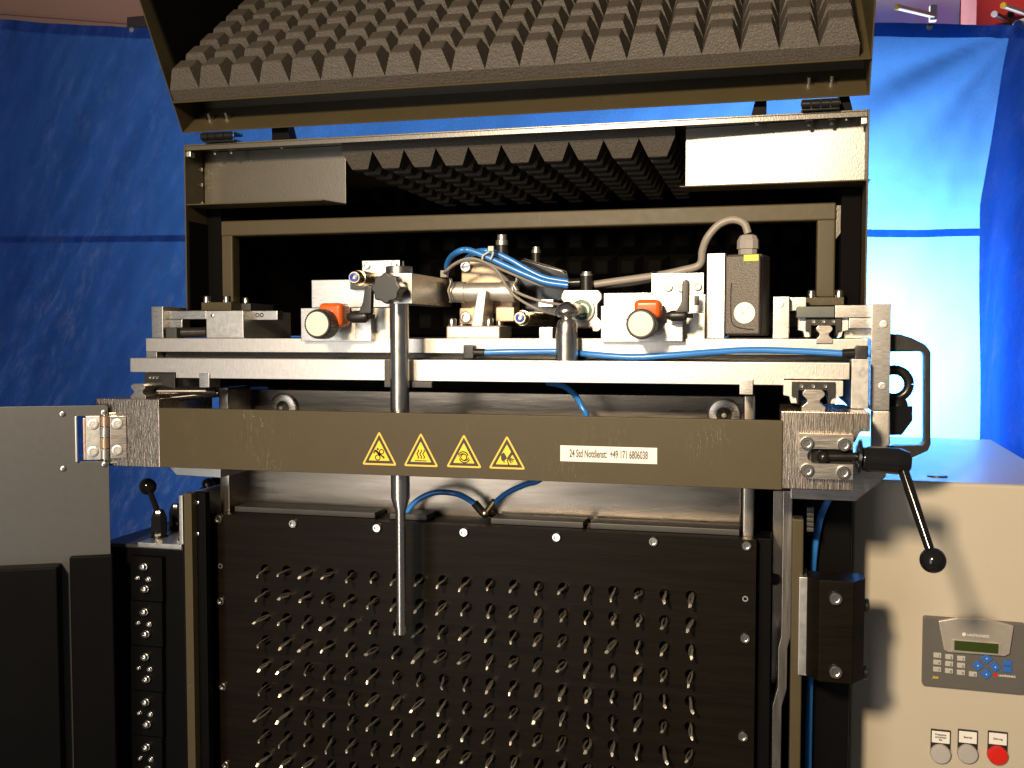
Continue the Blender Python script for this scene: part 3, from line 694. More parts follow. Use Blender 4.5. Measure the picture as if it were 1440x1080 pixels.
# bent needle clips: two prongs from the hole to a nose with a turned tip
def needle_mesh(k):
    rnd = random.Random(40 + k); bm = BM()
    L = rnd.uniform(0.026, 0.034); sp_ = rnd.uniform(0.0022, 0.0042); dr = rnd.uniform(0.001, 0.005)
    tw = rnd.uniform(-0.4, 0.4); wd = rnd.uniform(0.0011, 0.0019)
    def strip(pts, w, th, up):
        """flat bent strip"""
        rows = []
        for i, p in enumerate(pts):
            d = (pts[min(i + 1, len(pts) - 1)] - pts[max(i - 1, 0)]).normalized()
            s = d.cross(up).normalized(); n = s.cross(d).normalized()
            rows.append([bm.verts.new(p + s * a * w + n * b * th) for a, b in ((-1, -1), (1, -1), (1, 1), (-1, 1))])
        for a, b in zip(rows, rows[1:]):
            for q in range(4): bm.faces.new((a[q], a[(q + 1) % 4], b[(q + 1) % 4], b[q]))
        bm.faces.new(rows[0][::-1]); bm.faces.new(rows[-1])
    up = Vector((0.1, 0, 1))
    for s in (-1, 1):
        top = Vector((s * sp_ * .4, 0.014, s * sp_ * 0.6)); mid = Vector((s * sp_, -L * 0.35, s * 0.6 * sp_ - dr * .4)); end = Vector((0.0006 * s, -L * 0.92, -dr + s * 0.0004))
        nose = Vector((0.0006 * s, -L, -dr - 0.0035 + s * .0008))
        strip([top, Vector((s * sp_ * .9, -0.001, s * sp_ * .7)), mid, (mid + end) / 2 + Vector((s * .0004, 0, 0.0006)), end, nose], wd * (1 if s > 0 else 0.8), 0.0006, up)
    bmesh.ops.rotate(bm, cent=(0, 0, 0), matrix=Matrix.Rotation(tw, 3, 'Y'), verts=bm.verts[:])
    return finish(bm, 'needle', 'needle', 30)
NV = [needle_mesh(k) for k in range(9)]
for j in range(nz):
    for i in range(nx):
        o = bpy.data.objects.new('needle', random.choice(NV)); COL.objects.link(o); o.parent = pp
        o.location = Vector((hx0 + i * dx, NY, hz1 - j * dz)) - Vector(pp.location)
        o.rotation_euler = (random.uniform(-.10, .06), random.uniform(-0.9, 0.9), random.uniform(-.10, .10))
        s = random.uniform(0.9, 1.08); o.scale = (s, s, s)

# ================================================================== guard bar
gbx0, gbx1 = P(224, 616, 0).x, P(1100, 640, 0).x
gz1 = (P(224, 575, 0).z + P(1100, 590, 0).z) / 2; gz0 = (P(224, 656, 0).z + P(1100, 690, 0).z) / 2
gb = thing('guard_bar', 'olive painted guard bar with warning triangles across the machine', 'guard bar', ((gbx0 + gbx1) / 2, 0.0, gz0))
part('front_sheet', box(BM(), (gbx0, gbx1, 0, 0.003, gz0, gz1), 0.001), 'olive', gb)
part('top_return', box(BM(), (gbx0 + .004, gbx1 - .004, 0.0032, 0.018, gz1 - 0.0035, gz1 - 0.0006), 0.0008), 'olive', gb)
part('bottom_return', box(BM(), (gbx0 + .004, gbx1 - .004, 0.0032, 0.018, gz0 + 0.0006, gz0 + 0.0035), 0.0008), 'olive', gb)
def tri(c, w, h, rot=0.0, r=0.0):
    pts = [(c.x - w / 2, c.z - h * .5), (c.x + w / 2, c.z - h * .5), (c.x, c.z + h * .5)]
    return rounded(pts, r, 4) if r else pts
def scaled(c, pts, f, dzc): return [(c.x + (x - c.x) * f, dzc + (z - dzc) * f) for x, z in pts]
def stroke(bm, pts, wdt, y0=-0.0016, y1=-0.0009):
    for (a, b) in zip(pts, pts[1:]):
        a, b = Vector(a), Vector(b); d = (b - a)
        if d.length < 1e-9: continue
        d.normalize(); n = Vector((-d.y, d.x)) * wdt * 0.68; e_ = d * wdt * 0.35
        prism(bm, [tuple(a - e_ + n), tuple(a - e_ - n), tuple(b + e_ - n), tuple(b + e_ + n)], y0, y1)
def arc(cx, cz_, r, a0, a1, n=14): return [(cx + r * math.cos(R(a0 + (a1 - a0) * k / n)), cz_ + r * math.sin(R(a0 + (a1 - a0) * k / n))) for k in range(n + 1)]
TRI = ((533.5, 606, 654, 49, 'rollers'), (592, 608, 656, 49, 'heat'), (652.5, 610, 657.5, 50, 'spin'), (713, 612, 659.5, 52, 'cut'))
for u, va, vb_, wpx, kind in TRI:
    a, b = P(u, va, 0), P(u, vb_, 0); c = (a + b) / 2; h = a.z - b.z; wd = (P(u + wpx / 2, vb_, 0) - P(u - wpx / 2, vb_, 0)).x
    cen = c.z - h / 6
    s = part('warning_sticker', prism(BM(), tri(c, wd, h, r=0.004), -0.0004, 0.0005), 'yellow_edge', gb)
    s['label'] = {'rollers': 'triangle warning of rollers pulling in a person', 'heat': 'triangle warning of a hot surface', 'spin': 'triangle warning of rotating parts', 'cut': 'triangle warning of hand injury by a blade'}[kind]
    base = tri(c, wd, h)
    part('black_rim', prism(BM(), rounded(scaled(c, base, 0.84, cen), 0.001, 2), -0.0007, 0.0004), 'ink', s)
    part('yellow_field', prism(BM(), rounded(scaled(c, base, 0.60, cen), 0.001, 2), -0.0010, 0.0003), 'yellow', s)
    g = BM(); k = wd / 0.05; X0, Z0 = c.x, cen
    def q(x, z): return (X0 + x * k * 0.001, Z0 + z * k * 0.001)
    if kind == 'rollers':
        stroke(g, arc(*q(3.5, 3.0), 3.0 * k * .001, 0, 360, 16), 0.0009); stroke(g, arc(*q(-2.0, -5.0), 3.4 * k * .001, 0, 360, 16), 0.0009)
        prism(g, arc(*q(-2.0, 6.3), 1.6 * k * .001, 0, 350, 10), -0.0013, -0.0009)
        stroke(g, [q(-7.5, 1), q(-5.5, 4.5), q(-2.5, 2.8), q(1, -1), q(6, -4), q(7, -5.5)], 0.0016); stroke(g, [q(-4, 3.8), q(-1, 0), q(2, -1.2)], 0.0018)
    elif kind == 'heat':
        for x in (-4.2, 0, 4.2): stroke(g, [q(x + 1.1 * math.sin(t_ * 0.75), -4.5 + t_) for t_ in [0.8 * n for n in range(16)]], 0.0009)
        stroke(g, [q(-8, -7.5), q(8, -7.5)], 0.0009)
    elif kind == 'spin':
        stroke(g, arc(*q(0, -1), 4.2 * k * .001, 0, 360, 22), 0.0010)
        for a0 in (20, 200):
            stroke(g, [(q(0, -1)[0] + (6.2 + 2.2 * n / 14) * k * .001 * math.cos(R(a0 + n * 10)), q(0, -1)[1] + (6.2 + 2.2 * n / 14) * k * .001 * math.sin(R(a0 + n * 10))) for n in range(15)], 0.0010)
            stroke(g, [(q(0, -1)[0] + (4.2 + 2.6 * n / 8) * k * .001 * math.cos(R(a0 + 60 + n * 12)), q(0, -1)[1] + (4.2 + 2.6 * n / 8) * k * .001 * math.sin(R(a0 + 60 + n * 12))) for n in range(9)], 0.0008)
    else:
        prism(g, [q(-8, 4), q(-4, 7.2), q(-0.5, 1.5), q(0, -0.5), q(-2.5, -3.5), q(-6.5, -4.5), q(-7.6, -2)], -0.0013, -0.0009)
        stroke(g, [q(6.8, 6.5), q(1.6, -1.2)], 0.0026)
        for a_, b_ in (((0.5, -2.5), (2.5, -8.5)), ((2.8, -2.2), (5.8, -6.2)), ((4.2, -1.8), (8.2, -4.4)), ((5, -0.4), (9.4, -2.2)), ((-4, -4), (-3.6, -6))): stroke(g, [q(*a_), q(*b_)], 0.0011)
    part('pictogram', g, 'ink', s)
a, b = P(788, 626, 0), P(924, 652, 0)
zl1 = (P(788, 626, 0).z + P(924, 630, 0).z) / 2; zl0 = (P(788, 648.5, 0).z + P(924, 652.5, 0).z) / 2
lb = part('phone_label', box(BM(), (a.x, b.x, -0.0004, 0.0005, zl0, zl1), 0), 'white', gb)
tl_ = text('24 Std Notdienst:  +49 171 6806038', lb, Vector((0, 0, 0)), 0.0150, 'ink_grey', local=True)
me = tl_.data; xs_ = [v.co.x for v in me.vertices]; want = P(911, 640, 0).x - P(801, 638, 0).x; f = want / (max(xs_) - min(xs_))
for v in me.vertices: v.co.x = v.co.x * f
x_min = min(v.co.x for v in me.vertices)
off = Vector((P(801, 638, 0).x - x_min, -0.0006, (zl0 + zl1) / 2)) - Vector(gb.location)
for v in me.vertices: v.co += off

# ================================================================== end blocks of the guard bar, rails
def rail_poly(xc, z0, w, h):
    return [(xc - w * .5, z0), (xc + w * .5, z0), (xc + w * .5, z0 + h * .22), (xc + w * .27, z0 + h * .42), (xc + w * .27, z0 + h * .55), (xc + w * .47, z0 + h * .75), (xc + w * .47, z0 + h * .88), (xc + w * .34, z0 + h),
            (xc - w * .34, z0 + h), (xc - w * .47, z0 + h * .88), (xc - w * .47, z0 + h * .75), (xc - w * .27, z0 + h * .55), (xc - w * .27, z0 + h * .42), (xc - w * .5, z0 + h * .22)]
def carriage(parent, xc, zr, w, z0, z1, y0, y1):
    """carriage straddling a rail: dark end cap, pale steel body behind"""
    def saddle(ww, a, b, f):
        return [(xc - ww, b), (xc - ww, a + (b - a) * .35), (xc - ww * .8, a + (b - a) * .3), (xc - ww * .74, a), (xc - w * .27 * f, a), (xc - w * .27 * f, a + (b - a) * .62), (xc + w * .27 * f, a + (b - a) * .62), (xc + w * .27 * f, a),
                (xc + ww * .74, a), (xc + ww * .8, a + (b - a) * .3), (xc + ww, a + (b - a) * .35), (xc + ww, b)]
    part('carriage_body', prism(BM(), saddle(w * .55, z0, z1, 1.1), y0 + 0.006, y1, 0.0005), 'cast', parent)
    c = part('end_cap', prism(BM(), saddle(w * .40, z0 - .001, z1 - .001, 1.0), y0, y0 + 0.0062, 0.0005), 'plastic', parent)
    for s in (-.22, .0, .22): screw(c, (xc + s * w, y0, z1 - (z1 - z0) * .22), 0.0028, me=BOLT, name='screw')
def rail_set(xc, zb, wr, hr, wc, zc0, zc1, yr0, yc0, y1, lab):
    t = thing('guide_rail', lab, 'linear guide', (xc, yr0, zb), 0, 'linear guides under the slide plates')
    part('rail', prism(BM(), rail_poly(xc, zb, wr, hr), yr0, y1, 0.0004), 'steel', t)
    carriage(t, xc, zb, wc, zc0, zc1, yc0, yc0 + 0.07)
# right block
x0, x1, y0, y1, z0, z1 = pb(1098, 1200, 579, 689, 0.004, 0.16)
xr_ = P(1224, 590, 0.004).x
rbk = thing('end_block', 'steel end block with slotted clamp plate and four bolts at the guard bar', 'block', ((x0 + x1) / 2, 0.004, z0), 0, 'steel end blocks of the guard bar')
part('block', box(BM(), (x0, x1, 0.004, 0.16, z0, z1), 0.0015), 'steel_turned', rbk)
zz = P(1205, 607, 0.004).z
part('shoulder', prism(BM(), rounded([(x1 - .002, z1 - .0005), (xr_, z1 - .0005), (xr_, zz), (P(1210, 607, .004).x, zz), (P(1202, 622, .004).x, P(1202, 622, .004).z), (x1 - .002, P(1202, 622, .004).z)], 0.002), 0.0045, 0.15, 0.0008), 'steel_turned', rbk)
sx0, sx1 = P(1124, 642, -.012).x, P(1200, 642, -.012).x; sz1, sz0 = P(1160, 611, -.012).z, P(1160, 674, -.012).z
mz = P(1165, 642, -.012).z; sl = 0.0095
cxs = P(1146, 642, -.012).x
slot = [(sx1, mz - sl), (sx1, sz0), (sx0 + 0.010, sz0), (sx0, sz0 + 0.012), (sx0, sz1), (sx1, sz1), (sx1, mz + sl)] + [(cxs + sl * math.cos(R(t_)), mz + sl * math.sin(R(t_))) for t_ in range(90, 271, 15)]
part('slotted_plate', prism(BM(), slot, -0.010, 0.0038, 0.0), 'steel', rbk)
part('slot_floor', box(BM(), (cxs - .004, sx1, 0.001, 0.0037, mz - sl - .002, mz + sl + .002), 0.0), 'oxide', rbk)
for u, v in ((1135, 623), (1187, 625), (1135, 661), (1186, 664)): screw(rbk, P(u, v, -.010), 0.0082)
# bracket plate behind right block
x0b, x1b, y0b, y1b, z0b, z1b = pb(1112, 1240, 668, 704, 0.09, 0.11)
single('bracket_plate', prism(BM(), [(x0b, z0b), (P(1203, 704, .09).x, z0b), (P(1246, 668, .09).x, z1b), (P(1246, 640, .09).x, P(1240, 640, .09).z), (x0b, P(1180, 640, .09).z)], 0.09, 0.165, 0.001), 'steel', 'dull steel bracket plate with slanted corner under the slotted clamp block', 'bracket')
# rails right
xc = P(1144, 560, 0.02).x; zb = z1 - .0008
rail_set(xc, zb, px_r(34, 1144, 560, .02), P(1144, 548, .02).z - zb, px_r(80, 1150, 550, .03), P(1150, 568, .03).z, min(P(1150, 536, .03).z, zstep - .0006), 0.014, 0.03, 0.55, 'linear guide with black end cap on the slotted clamp block')
# left block
x0, x1, y0, y1, z0, z1 = pb(136, 224, 561, 656, 0.006, 0.16)
lbk = thing('end_block', 'turned steel end block carrying the door hinge', 'block', ((x0 + x1) / 2, 0.006, z0), 0, 'steel end blocks of the guard bar')
part('block', box(BM(), (x0, x1, 0.006, 0.16, z0, z1), 0.0012), 'steel_turned', lbk)
part('foot', prism(BM(), [(P(238, 657, .05).x, P(238, 657, .05).z), (P(310, 657, .05).x, P(310, 655, .05).z), (P(310, 672, .05).x, P(310, 672, .05).z), (P(248, 668, .05).x, P(248, 668, .05).z)], 0.05, 0.14, 0.001), 'zinc', lbk)
xc = P(194, 550, 0.014).x; zb = z1 - .0008
t = thing('guide_rail', 'bare end of a guide rail on the turned steel block over the door hinge', 'linear guide', (xc, 0.014, zb), 0, 'linear guides under the slide plates')
wr = px_r(22, 194, 550, .014)
part('rail', prism(BM(), rail_poly(xc, zb, wr, P(194, 540, .014).z - zb), 0.014, 0.5, 0.0004), 'steel', t)
xcc = P(226, 540, 0.06).x
part('carriage_body', box(BM(), (P(203, 540, .066).x, P(248, 540, .066).x, 0.068, 0.2, P(226, 556, .066).z, zstep - .0005), 0.001), 'cast', t)
c = part('end_cap', box(BM(), (P(204, 540, .06).x, P(247, 540, .06).x, 0.058, 0.0675, P(226, 557, .06).z, zstep - .0012), 0.001), 'plastic', t)
for u in (212, 217, 222): screw(c, P(u, 531, 0.058), 0.0028, name='screw')
cyl_b = BM(); cyl(cyl_b, P(205, 551, .05), P(305, 551, .085), 0.009, seg=18); cyl(cyl_b, P(240, 560, .06), P(308, 553, .085), 0.006, seg=12)
single('shock_absorber', cyl_b, 'oxide', 'black damper tube lying beside the bare guide rail end', 'damper')
# upper right rail
xc = P(1158, 470, 0.12).x; zb = ZU1 - .006
rail_set(xc, zb, px_r(24, 1158, 470, .12), P(1158, 458, .12).z - zb, px_r(66, 1160, 460, .13), P(1160, 474, .13).z, P(1160, 446, .13).z, 0.096, 0.125, 0.40, 'small linear guide under the grey green bar on the upper slide plate')

# ================================================================== right clamp lever
cy = -0.003
cl = thing('clamp_lever', 'large black clamp lever with ball knob hanging from the slotted clamp', 'lever', P(1206, 642, cy), 0, 'black ball levers')
m0 = P(1160, 642, cy); m1 = P(1206, 642, cy); b0 = P(1213, 645, cy); b1 = P(1262, 648, cy); b2 = P(1281, 650, cy)
axd = (b2 - b0).normalized()
part('stud', cyl(BM(), m0, m1, 0.0055, seg=16), 'oxide', cl)
part('stud_head', ball(BM(), P(1158, 643, cy), 0.0088), 'oxide', cl)
part('washer', lathe(BM(), P(1203, 641, cy), axd, [(0, 0.012), (0.003, 0.021), (0.006, 0.022), (0.009, 0.012)], 28), 'gloss', cl)
L = (b2 - b0).length; rr = px_r(20.5, 1250, 648, cy)
part('hub', lathe(BM(), b0, axd, [(0, rr * .86), (0.0015, rr * .90), (0.004, rr * .9), (0.0045, rr * .97), (L * .72, rr), (L * .74, rr * 1.0), (L * .97, rr * .72), (L, rr * .6)], 30), 'gloss', cl, ang=25)
le = P(1312, 786, cy - .045)
part('arm', cyl(BM(), P(1268, 655, cy - .002), le, px_r(8.5, 1270, 670, cy), px_r(6.8, 1300, 770, cy), 20), 'gloss', cl)
part('ball_knob', ball(BM(), P(1312, 788, cy - .045), px_r(20, 1312, 788, cy - .045), 32), 'gloss', cl)

# ================================================================== open door at the left
DF = Frame(P(150, 610, -0.004), R(27))
dr = thing('machine_door', 'open grey steel machine door with black insulation slabs', 'door', tuple(DF.o), DF.a)
dzt = DF.P(80, 571, 0).z; dx1 = DF.P(154, 700, 0).x
cxa, cxb = DF.P(106, 615, 0).x, dx1 ; cza, czb = DF.P(120, 585, 0).z, DF.P(120, 649, 0).z
dx0 = DF.P(-160, 700, 0).x
pts = [(dx0, -DF.o.z + .12), (dx1, -DF.o.z + .12), (dx1, czb), (cxa + .004, czb), (cxa, czb + .004), (cxa, cza - .004), (cxa + .004, cza), (dx1, cza), (dx1, dzt - .002), (dx1 - .004, dzt), (dx0, dzt)]
part('sheet', prism(BM(), pts, 0.0, 0.003, 0.0006), 'door', dr, True)
for u, v in ((88, 582), (146, 580), (89, 659), (147, 653)): screw(dr, DF.P(u, v, 0), 0.0042, local=True, me=RIVET, name='rivet')
def slab(u0, u1, v0, v1, dep):
    p, q = DF.P(u0, v0, -dep), DF.P(u1, v1, -dep)
    return box(BM(), (p.x, q.x, -dep, -0.0002, -DF.o.z + .15, (p.z + q.z) / 2), 0.003)
part('insulation_slab', slab(-150, 80, 812, 795, 0.035), 'black_side', dr, True)
part('insulation_slab', slab(97, 158, 786, 778, 0.012), 'black_side', dr, True)
part('frame_edge', box(BM(), (cxa + .0005, cxa + .004, -0.006, -.0004, czb, cza), 0.001), 'zinc', dr, True)
# hinge of the door
hg = thing('hinge', 'steel butt hinge with countersunk screws joining door and turned block', 'hinge', tuple(DF.o), DF.a, 'hinges')
def hbx(u0, u1, v0, v1, y0, y1, m, nm, bev=.0008): return part(nm, box(BM(), DF.pb(u0, u1, v0, v1, y0, y1), bev), m, hg, True)
lf = hbx(121, 141, 585, 647, -0.004, 0.002, 'zinc', 'leaf')
hbx(117, 121, 588, 647, -0.003, 0.001, 'copper', 'leaf_edge')
rf = hbx(155, 178, 585, 645, -0.006, 0.004, 'steel', 'leaf')
for k in range(4):
    v0 = 585 + k * 15.3
    a, b = DF.P(148, v0, -.003), DF.P(148, v0 + 14.6, -.003)
    part('knuckle', cyl(BM(), a, b, 0.0068, seg=18), 'copper' if k % 2 == 0 else 'zinc', hg, True)
part('pin', cyl(BM(), DF.P(148, 583, -.003), DF.P(148, 648, -.003), 0.003, seg=10), 'bolt', hg, True)
for u, v, q in ((131, 597, lf), (131, 635, lf), (165, 596, rf), (165, 633, rf)):
    screw(q, DF.P(u, v, -.004 if u < 140 else -.006), 0.0080, me=FLAT, name='screw', local=True)
part('spacer_block', box(BM(), DF.pb(150, 185, 580, 652, .0042, .03), 0.001), 'steel', hg, True)

# ================================================================== left column with contact pins
LCY = 0.05
x0, x1, y0, y1, z0, z1 = pb(150, 262, 772, 1080, LCY, 0.28)
lc = thing('contact_column', 'black column with stacked contact modules and bright round pins', 'column', ((x0 + x1) / 2, LCY, 0))
part('column', box(BM(), (x0, x1, LCY, 0.28, 0, P(200, 771, LCY).z), 0.004), 'black_side', lc)
part('top_plate', box(BM(), (x0 - .004, x1 - .002, LCY - .002, 0.29, P(200, 771, LCY).z + .0003, P(200, 771, LCY).z + .006), 0.001), 'darkside', lc)
nrows = 7
for k in range(nrows):
    vt = 784 + k * 63.2
    e = pb(184, 228, vt - 1, vt + 61, LCY - 0.010, LCY - .0002)
    md = part('contact_module', box(BM(), (e[0], e[1], e[2], e[3], e[4], e[5]), 0.0006), 'black_side', lc)
    for du, dv, r in ((205, 12, 0.0062), (195, 28, 0.0036), (210, 30, 0.0046), (207, 43, 0.0062)):
        p = P(du + k * 1.0, vt + dv, LCY - 0.010)
        nm = 'contact_pin'
        q = BM(); L = 0.012 if r > .006 else 0.007
        lathe(q, p, (0, -1, 0), [(-.001, r * 1.0), (L * .5, r), (L * .52, r * .8), (L * .95, r * .8), (L, r * .62), (L, r * .35), (L * .8, r * .3)], 16)
        part(nm, q, 'bolt', md)
# post beside the column
x0, x1, y0, y1, z0, z1 = pb(261, 272, 692, 1080, 0.045, 0.12)
ps = thing('post', 'dark riveted post with an olive edge beside the contact column', 'post', (x0, .045, 0))
zpt = P(270, 694, .045).z
part('edge_strip', box(BM(), (x0, x1, .045, 0.060, 0, zpt), 0.001), 'olive', ps)
part('post', box(BM(), (x0 + .002, P(290, 800, .06).x, .0603, 0.075, 0, zpt - .001), 0.002), 'black_side', ps)
for u, v in ((278, 707), (278, 751)): screw(ps, P(u, v, .0603), 0.003, me=RIVET, name='rivet')
# galvanised shelf angle with toggle levers
zsh = P(225, 766, .07).z
sa = thing('shelf_angle', 'galvanised angle bracket bolted to the riveted post', 'bracket', (P(225, 766, .07).x, .07, zsh))
sax0, sax1 = P(196, 762, .05).x, P(260, 762, .05).x
part('shelf', box(BM(), (sax0, sax1 - .0035, .045, .19, zsh, zsh + .008), 0.001), 'zinc', sa)
part('upright', box(BM(), (sax1 - .0068, sax1, .045, .19, zsh + .0082, P(256, 696, .05).z), 0.001), 'zinc', sa)
def hexlever(u, v0, v1, y, r, lab, arm=None):
    b = P(u, v1, y); b.z = zsh + .0082
    h = P(u, v0, y).z - b.z
    t = thing('clamp_lever', lab, 'lever', b, 0, 'black ball levers')
    part('washer', lathe(BM(), b, (0, 0, 1), [(0, r * 1.15), (.002, r * 1.15), (.003, r * .9)], 24), 'gloss', t)
    part('hub', lathe(BM(), b + Vector((0, 0, .003)), (0, 0, 1), [(0, r * .95), (.002, r), (h * .62, r), (h * .9, r * .62), (h - .003, r * .55)], 8), 'gloss', t, ang=20)
    if arm:
        e = P(arm[0], arm[1], y + .02)
        part('arm', cyl(BM(), b + Vector((0, 0, h * .8)), e, 0.0052, .0045, 14), 'gloss', t)
        part('ball_knob', ball(BM(), e, px_r(11, arm[0], arm[1], y), 24), 'gloss', t)
    return t
hexlever(224, 716, 756, .09, 0.0125, 'small black ball lever standing on the galvanised angle', (208, 684))
hexlever(248, 708, 749, .15, 0.0115, 'short black hexagonal clamp stub behind the small ball lever')
kb = BM(); ball(kb, P(293, 681, .17), 0.011); cyl(kb, P(293, 681, .17), P(280, 694, .19), 0.005)
single('lever_end', kb, 'gloss', 'black ball knob half hidden behind the upright bar', 'knob')

# ================================================================== right columns
ZRt = P(1160, 704, .14).z
x0, x1, y0, y1, z0, z1 = pb(1128, 1196, 700, 1080, 0.20, 0.30)
single('machine_column', box(BM(), (x0, x1, .20, .326, 0, P(1160, 690, .20).z), 0.003), 'black_side', 'black machine column standing against the beige cabinet', 'column')
x0, x1 = P(1086, 800, .20).x, P(1102, 800, .20).x
sb = thing('steel_strip', 'narrow steel strip with dark bolts beside the needle plate', 'strip', (x0, .19, 0))
part('strip', box(BM(), (x0, x1, .188, .22, 0, P(1094, 690, .188).z), 0.001), 'steel_v', sb)
for u, v in ((1090, 814), (1088, 967)): screw(sb, P(u, v, .188), 0.0085, me=DARKB, name='dark_bolt')
# bent bar
bx0, bx1 = P(1100, 800, .13).x, P(1113, 800, .13).x
bt = BM()
zA, zB, zC, zD = P(1106, 690, .13).z, P(1106, 895, .13).z, P(1104, 968, .13).z, 0.3
w_ = bx1 - bx0; o1, o2 = -0.004, -0.011
prism(bt, [(bx0, zA), (bx1, zA), (bx1, zB), (bx1 + o1, zB - .018), (bx1 + o1, zC), (bx1 + o2, zC - .028), (bx1 + o2, zD), (bx0 + o2, zD), (bx0 + o2, zC - .028), (bx0 + o1, zC), (bx0 + o1, zB - .018), (bx0, zB)], .13, .17, .001)
single('pull_bar', bt, 'steel_v', 'long steel bar with two small joggles beside the olive rail', 'bar')
x0, x1, *_ = pb(1112, 1128, 732, 1080, .11, .14)
single('olive_rail', box(BM(), (x0, x1, .11, .145, 0, P(1120, 730, .11).z), 0.0025), 'olive', 'upright olive painted rail beside the black bolted stop block', 'rail')
single('blue_air_hose', tube(BM(), [P(1166, 700, .18), P(1152, 735, .185), P(1143, 800, .188), P(1141, 900, .188), P(1138, 1000, .188), P(1135, 1200, .188)], 0.005), 'blue_hose', 'dark blue hose running down beside the black bolted stop block', 'hose', 'blue air hoses')
ch = BM()
for k in range(5): box(ch, (P(1135, 700, .13).x, P(1145, 700, .13).x, .13, .14, P(1140, 720 + k * 7, .13).z, P(1140, 714 + k * 7, .13).z), .001)
single('chain', ch, 'darkside', 'short bit of drive chain under the bracket plate', 'chain')
# black stop block
stp = thing('stop_block', 'black bolted stop block on a steel plate in front of the cabinet', 'stop block', P(1170, 960, .08))
part('mount_plate', box(BM(), (P(1123, 880, .10).x, P(1136, 880, .10).x, .10, .16, P(1130, 950, .10).z, P(1130, 812, .10).z), .001), 'zinc', stp)
x0, x1, *_ = pb(1135, 1218, 815, 960, .075, .1); z1 = (P(1140, 815, .075).z); z0 = P(1170, 960, .075).z
xm0, xm1 = P(1152, 880, .075).x, P(1200, 880, .075).x
part('block', prism(BM(), [(x0, .099), (xm0, .075), (xm1, .075), (x1, .099), (x1, .13), (x0, .13)], z0, z1, .0012, 'xy'), 'black', stp)
for v in (841, 944): screw(stp, P(1175, v, .075), 0.0085)
for v in (853, 947):
    p = P(1217, v, .11); screw(stp, (x1, .115, p.z), 0.010, (1, 0, 0), DARKB, 'dark_bolt')

# ================================================================== handle, eye bolt, upright angle on the right
ua = thing('upright_angle', 'pale upright angle profile with two screws beside the eye bolt', 'angle profile', P(1238, 620, .10))
x0, x1, *_ = pb(1225, 1252, 427, 577, .10, .11)
part('angle', prism(BM(), [(x0, .10), (x1, .10), (x1, .104), (x0 + .008, .104), (x0 + .004, .108), (x0 + .004, .15), (x0, .15)], P(1238, 577, .10).z, P(1238, 427, .10).z, .0006, 'xy'), 'alu', ua)
for u, v in ((1243, 456), (1241, 543)): screw(ua, P(u, v, .10), 0.0052, me=FLAT, name='screw')
part('lower_tube', prism(BM(), [(P(1226, 577, .104).x, P(1226, 577, .104).z), (P(1252, 577, .104).x, P(1252, 577, .104).z), (P(1252, 626, .104).x, P(1252, 626, .104).z), (P(1226, 640, .104).x, P(1226, 640, .104).z)], .104, .125, .003), 'cast', ua)
# D handle
hY = .14
def hpnt(u, v): p = P(u, v, hY); return (p.x, p.z)
outer = rounded([hpnt(1244, 469), hpnt(1268, 470), hpnt(1309, 492), hpnt(1309, 634), hpnt(1284, 644), hpnt(1244, 645)], .006)
inner = rounded([hpnt(1244, 496), hpnt(1298, 494), hpnt(1298, 624), hpnt(1244, 626)], .003)
dh = BM()
poly = [hpnt(1244, 469), hpnt(1266, 470), hpnt(1282, 475), hpnt(1302, 485), hpnt(1309, 495), hpnt(1309, 625), hpnt(1305, 634), hpnt(1280, 645), hpnt(1244, 646), hpnt(1244, 627), hpnt(1296, 626), hpnt(1300, 621), hpnt(1300, 499), hpnt(1296, 494), hpnt(1244, 495)]
prism(dh, poly, hY, hY + .022, .0015)
single('door_pull', dh, 'plastic', 'black D shaped pull handle beside the upright angle', 'handle')
eb = thing('eye_bolt', 'steel lifting eye bolt on a black block inside the pull handle', 'eye bolt', P(1262, 612, .17))
ec = P(1257, 540, .175); Rr = px_r(22, 1257, 540, .175); rr = px_r(7.5, 1257, 540, .175)
part('ring', tube(BM(), [ec + Vector((Rr * math.cos(2 * math.pi * k / 32), 0, Rr * math.sin(2 * math.pi * k / 32))) for k in range(33)], rr, 14, 1, False), 'oxide', eb)
part('shank', lathe(BM(), P(1262, 572, .175), (0, 0, 1), [(0, .015), (.008, .013), (.014, .009)], 20), 'oxide', eb)
x0, x1, *_ = pb(1246, 1283, 572, 612, .15, .2)
part('block', prism(BM(), [(x0, P(1250, 572, .15).z), (x1, P(1283, 571, .15).z), (x1, P(1283, 592, .15).z), (P(1268, 612, .15).x, P(1268, 612, .15).z), (x0, P(1250, 612, .15).z)], .15, .2, .001), 'gloss', eb)

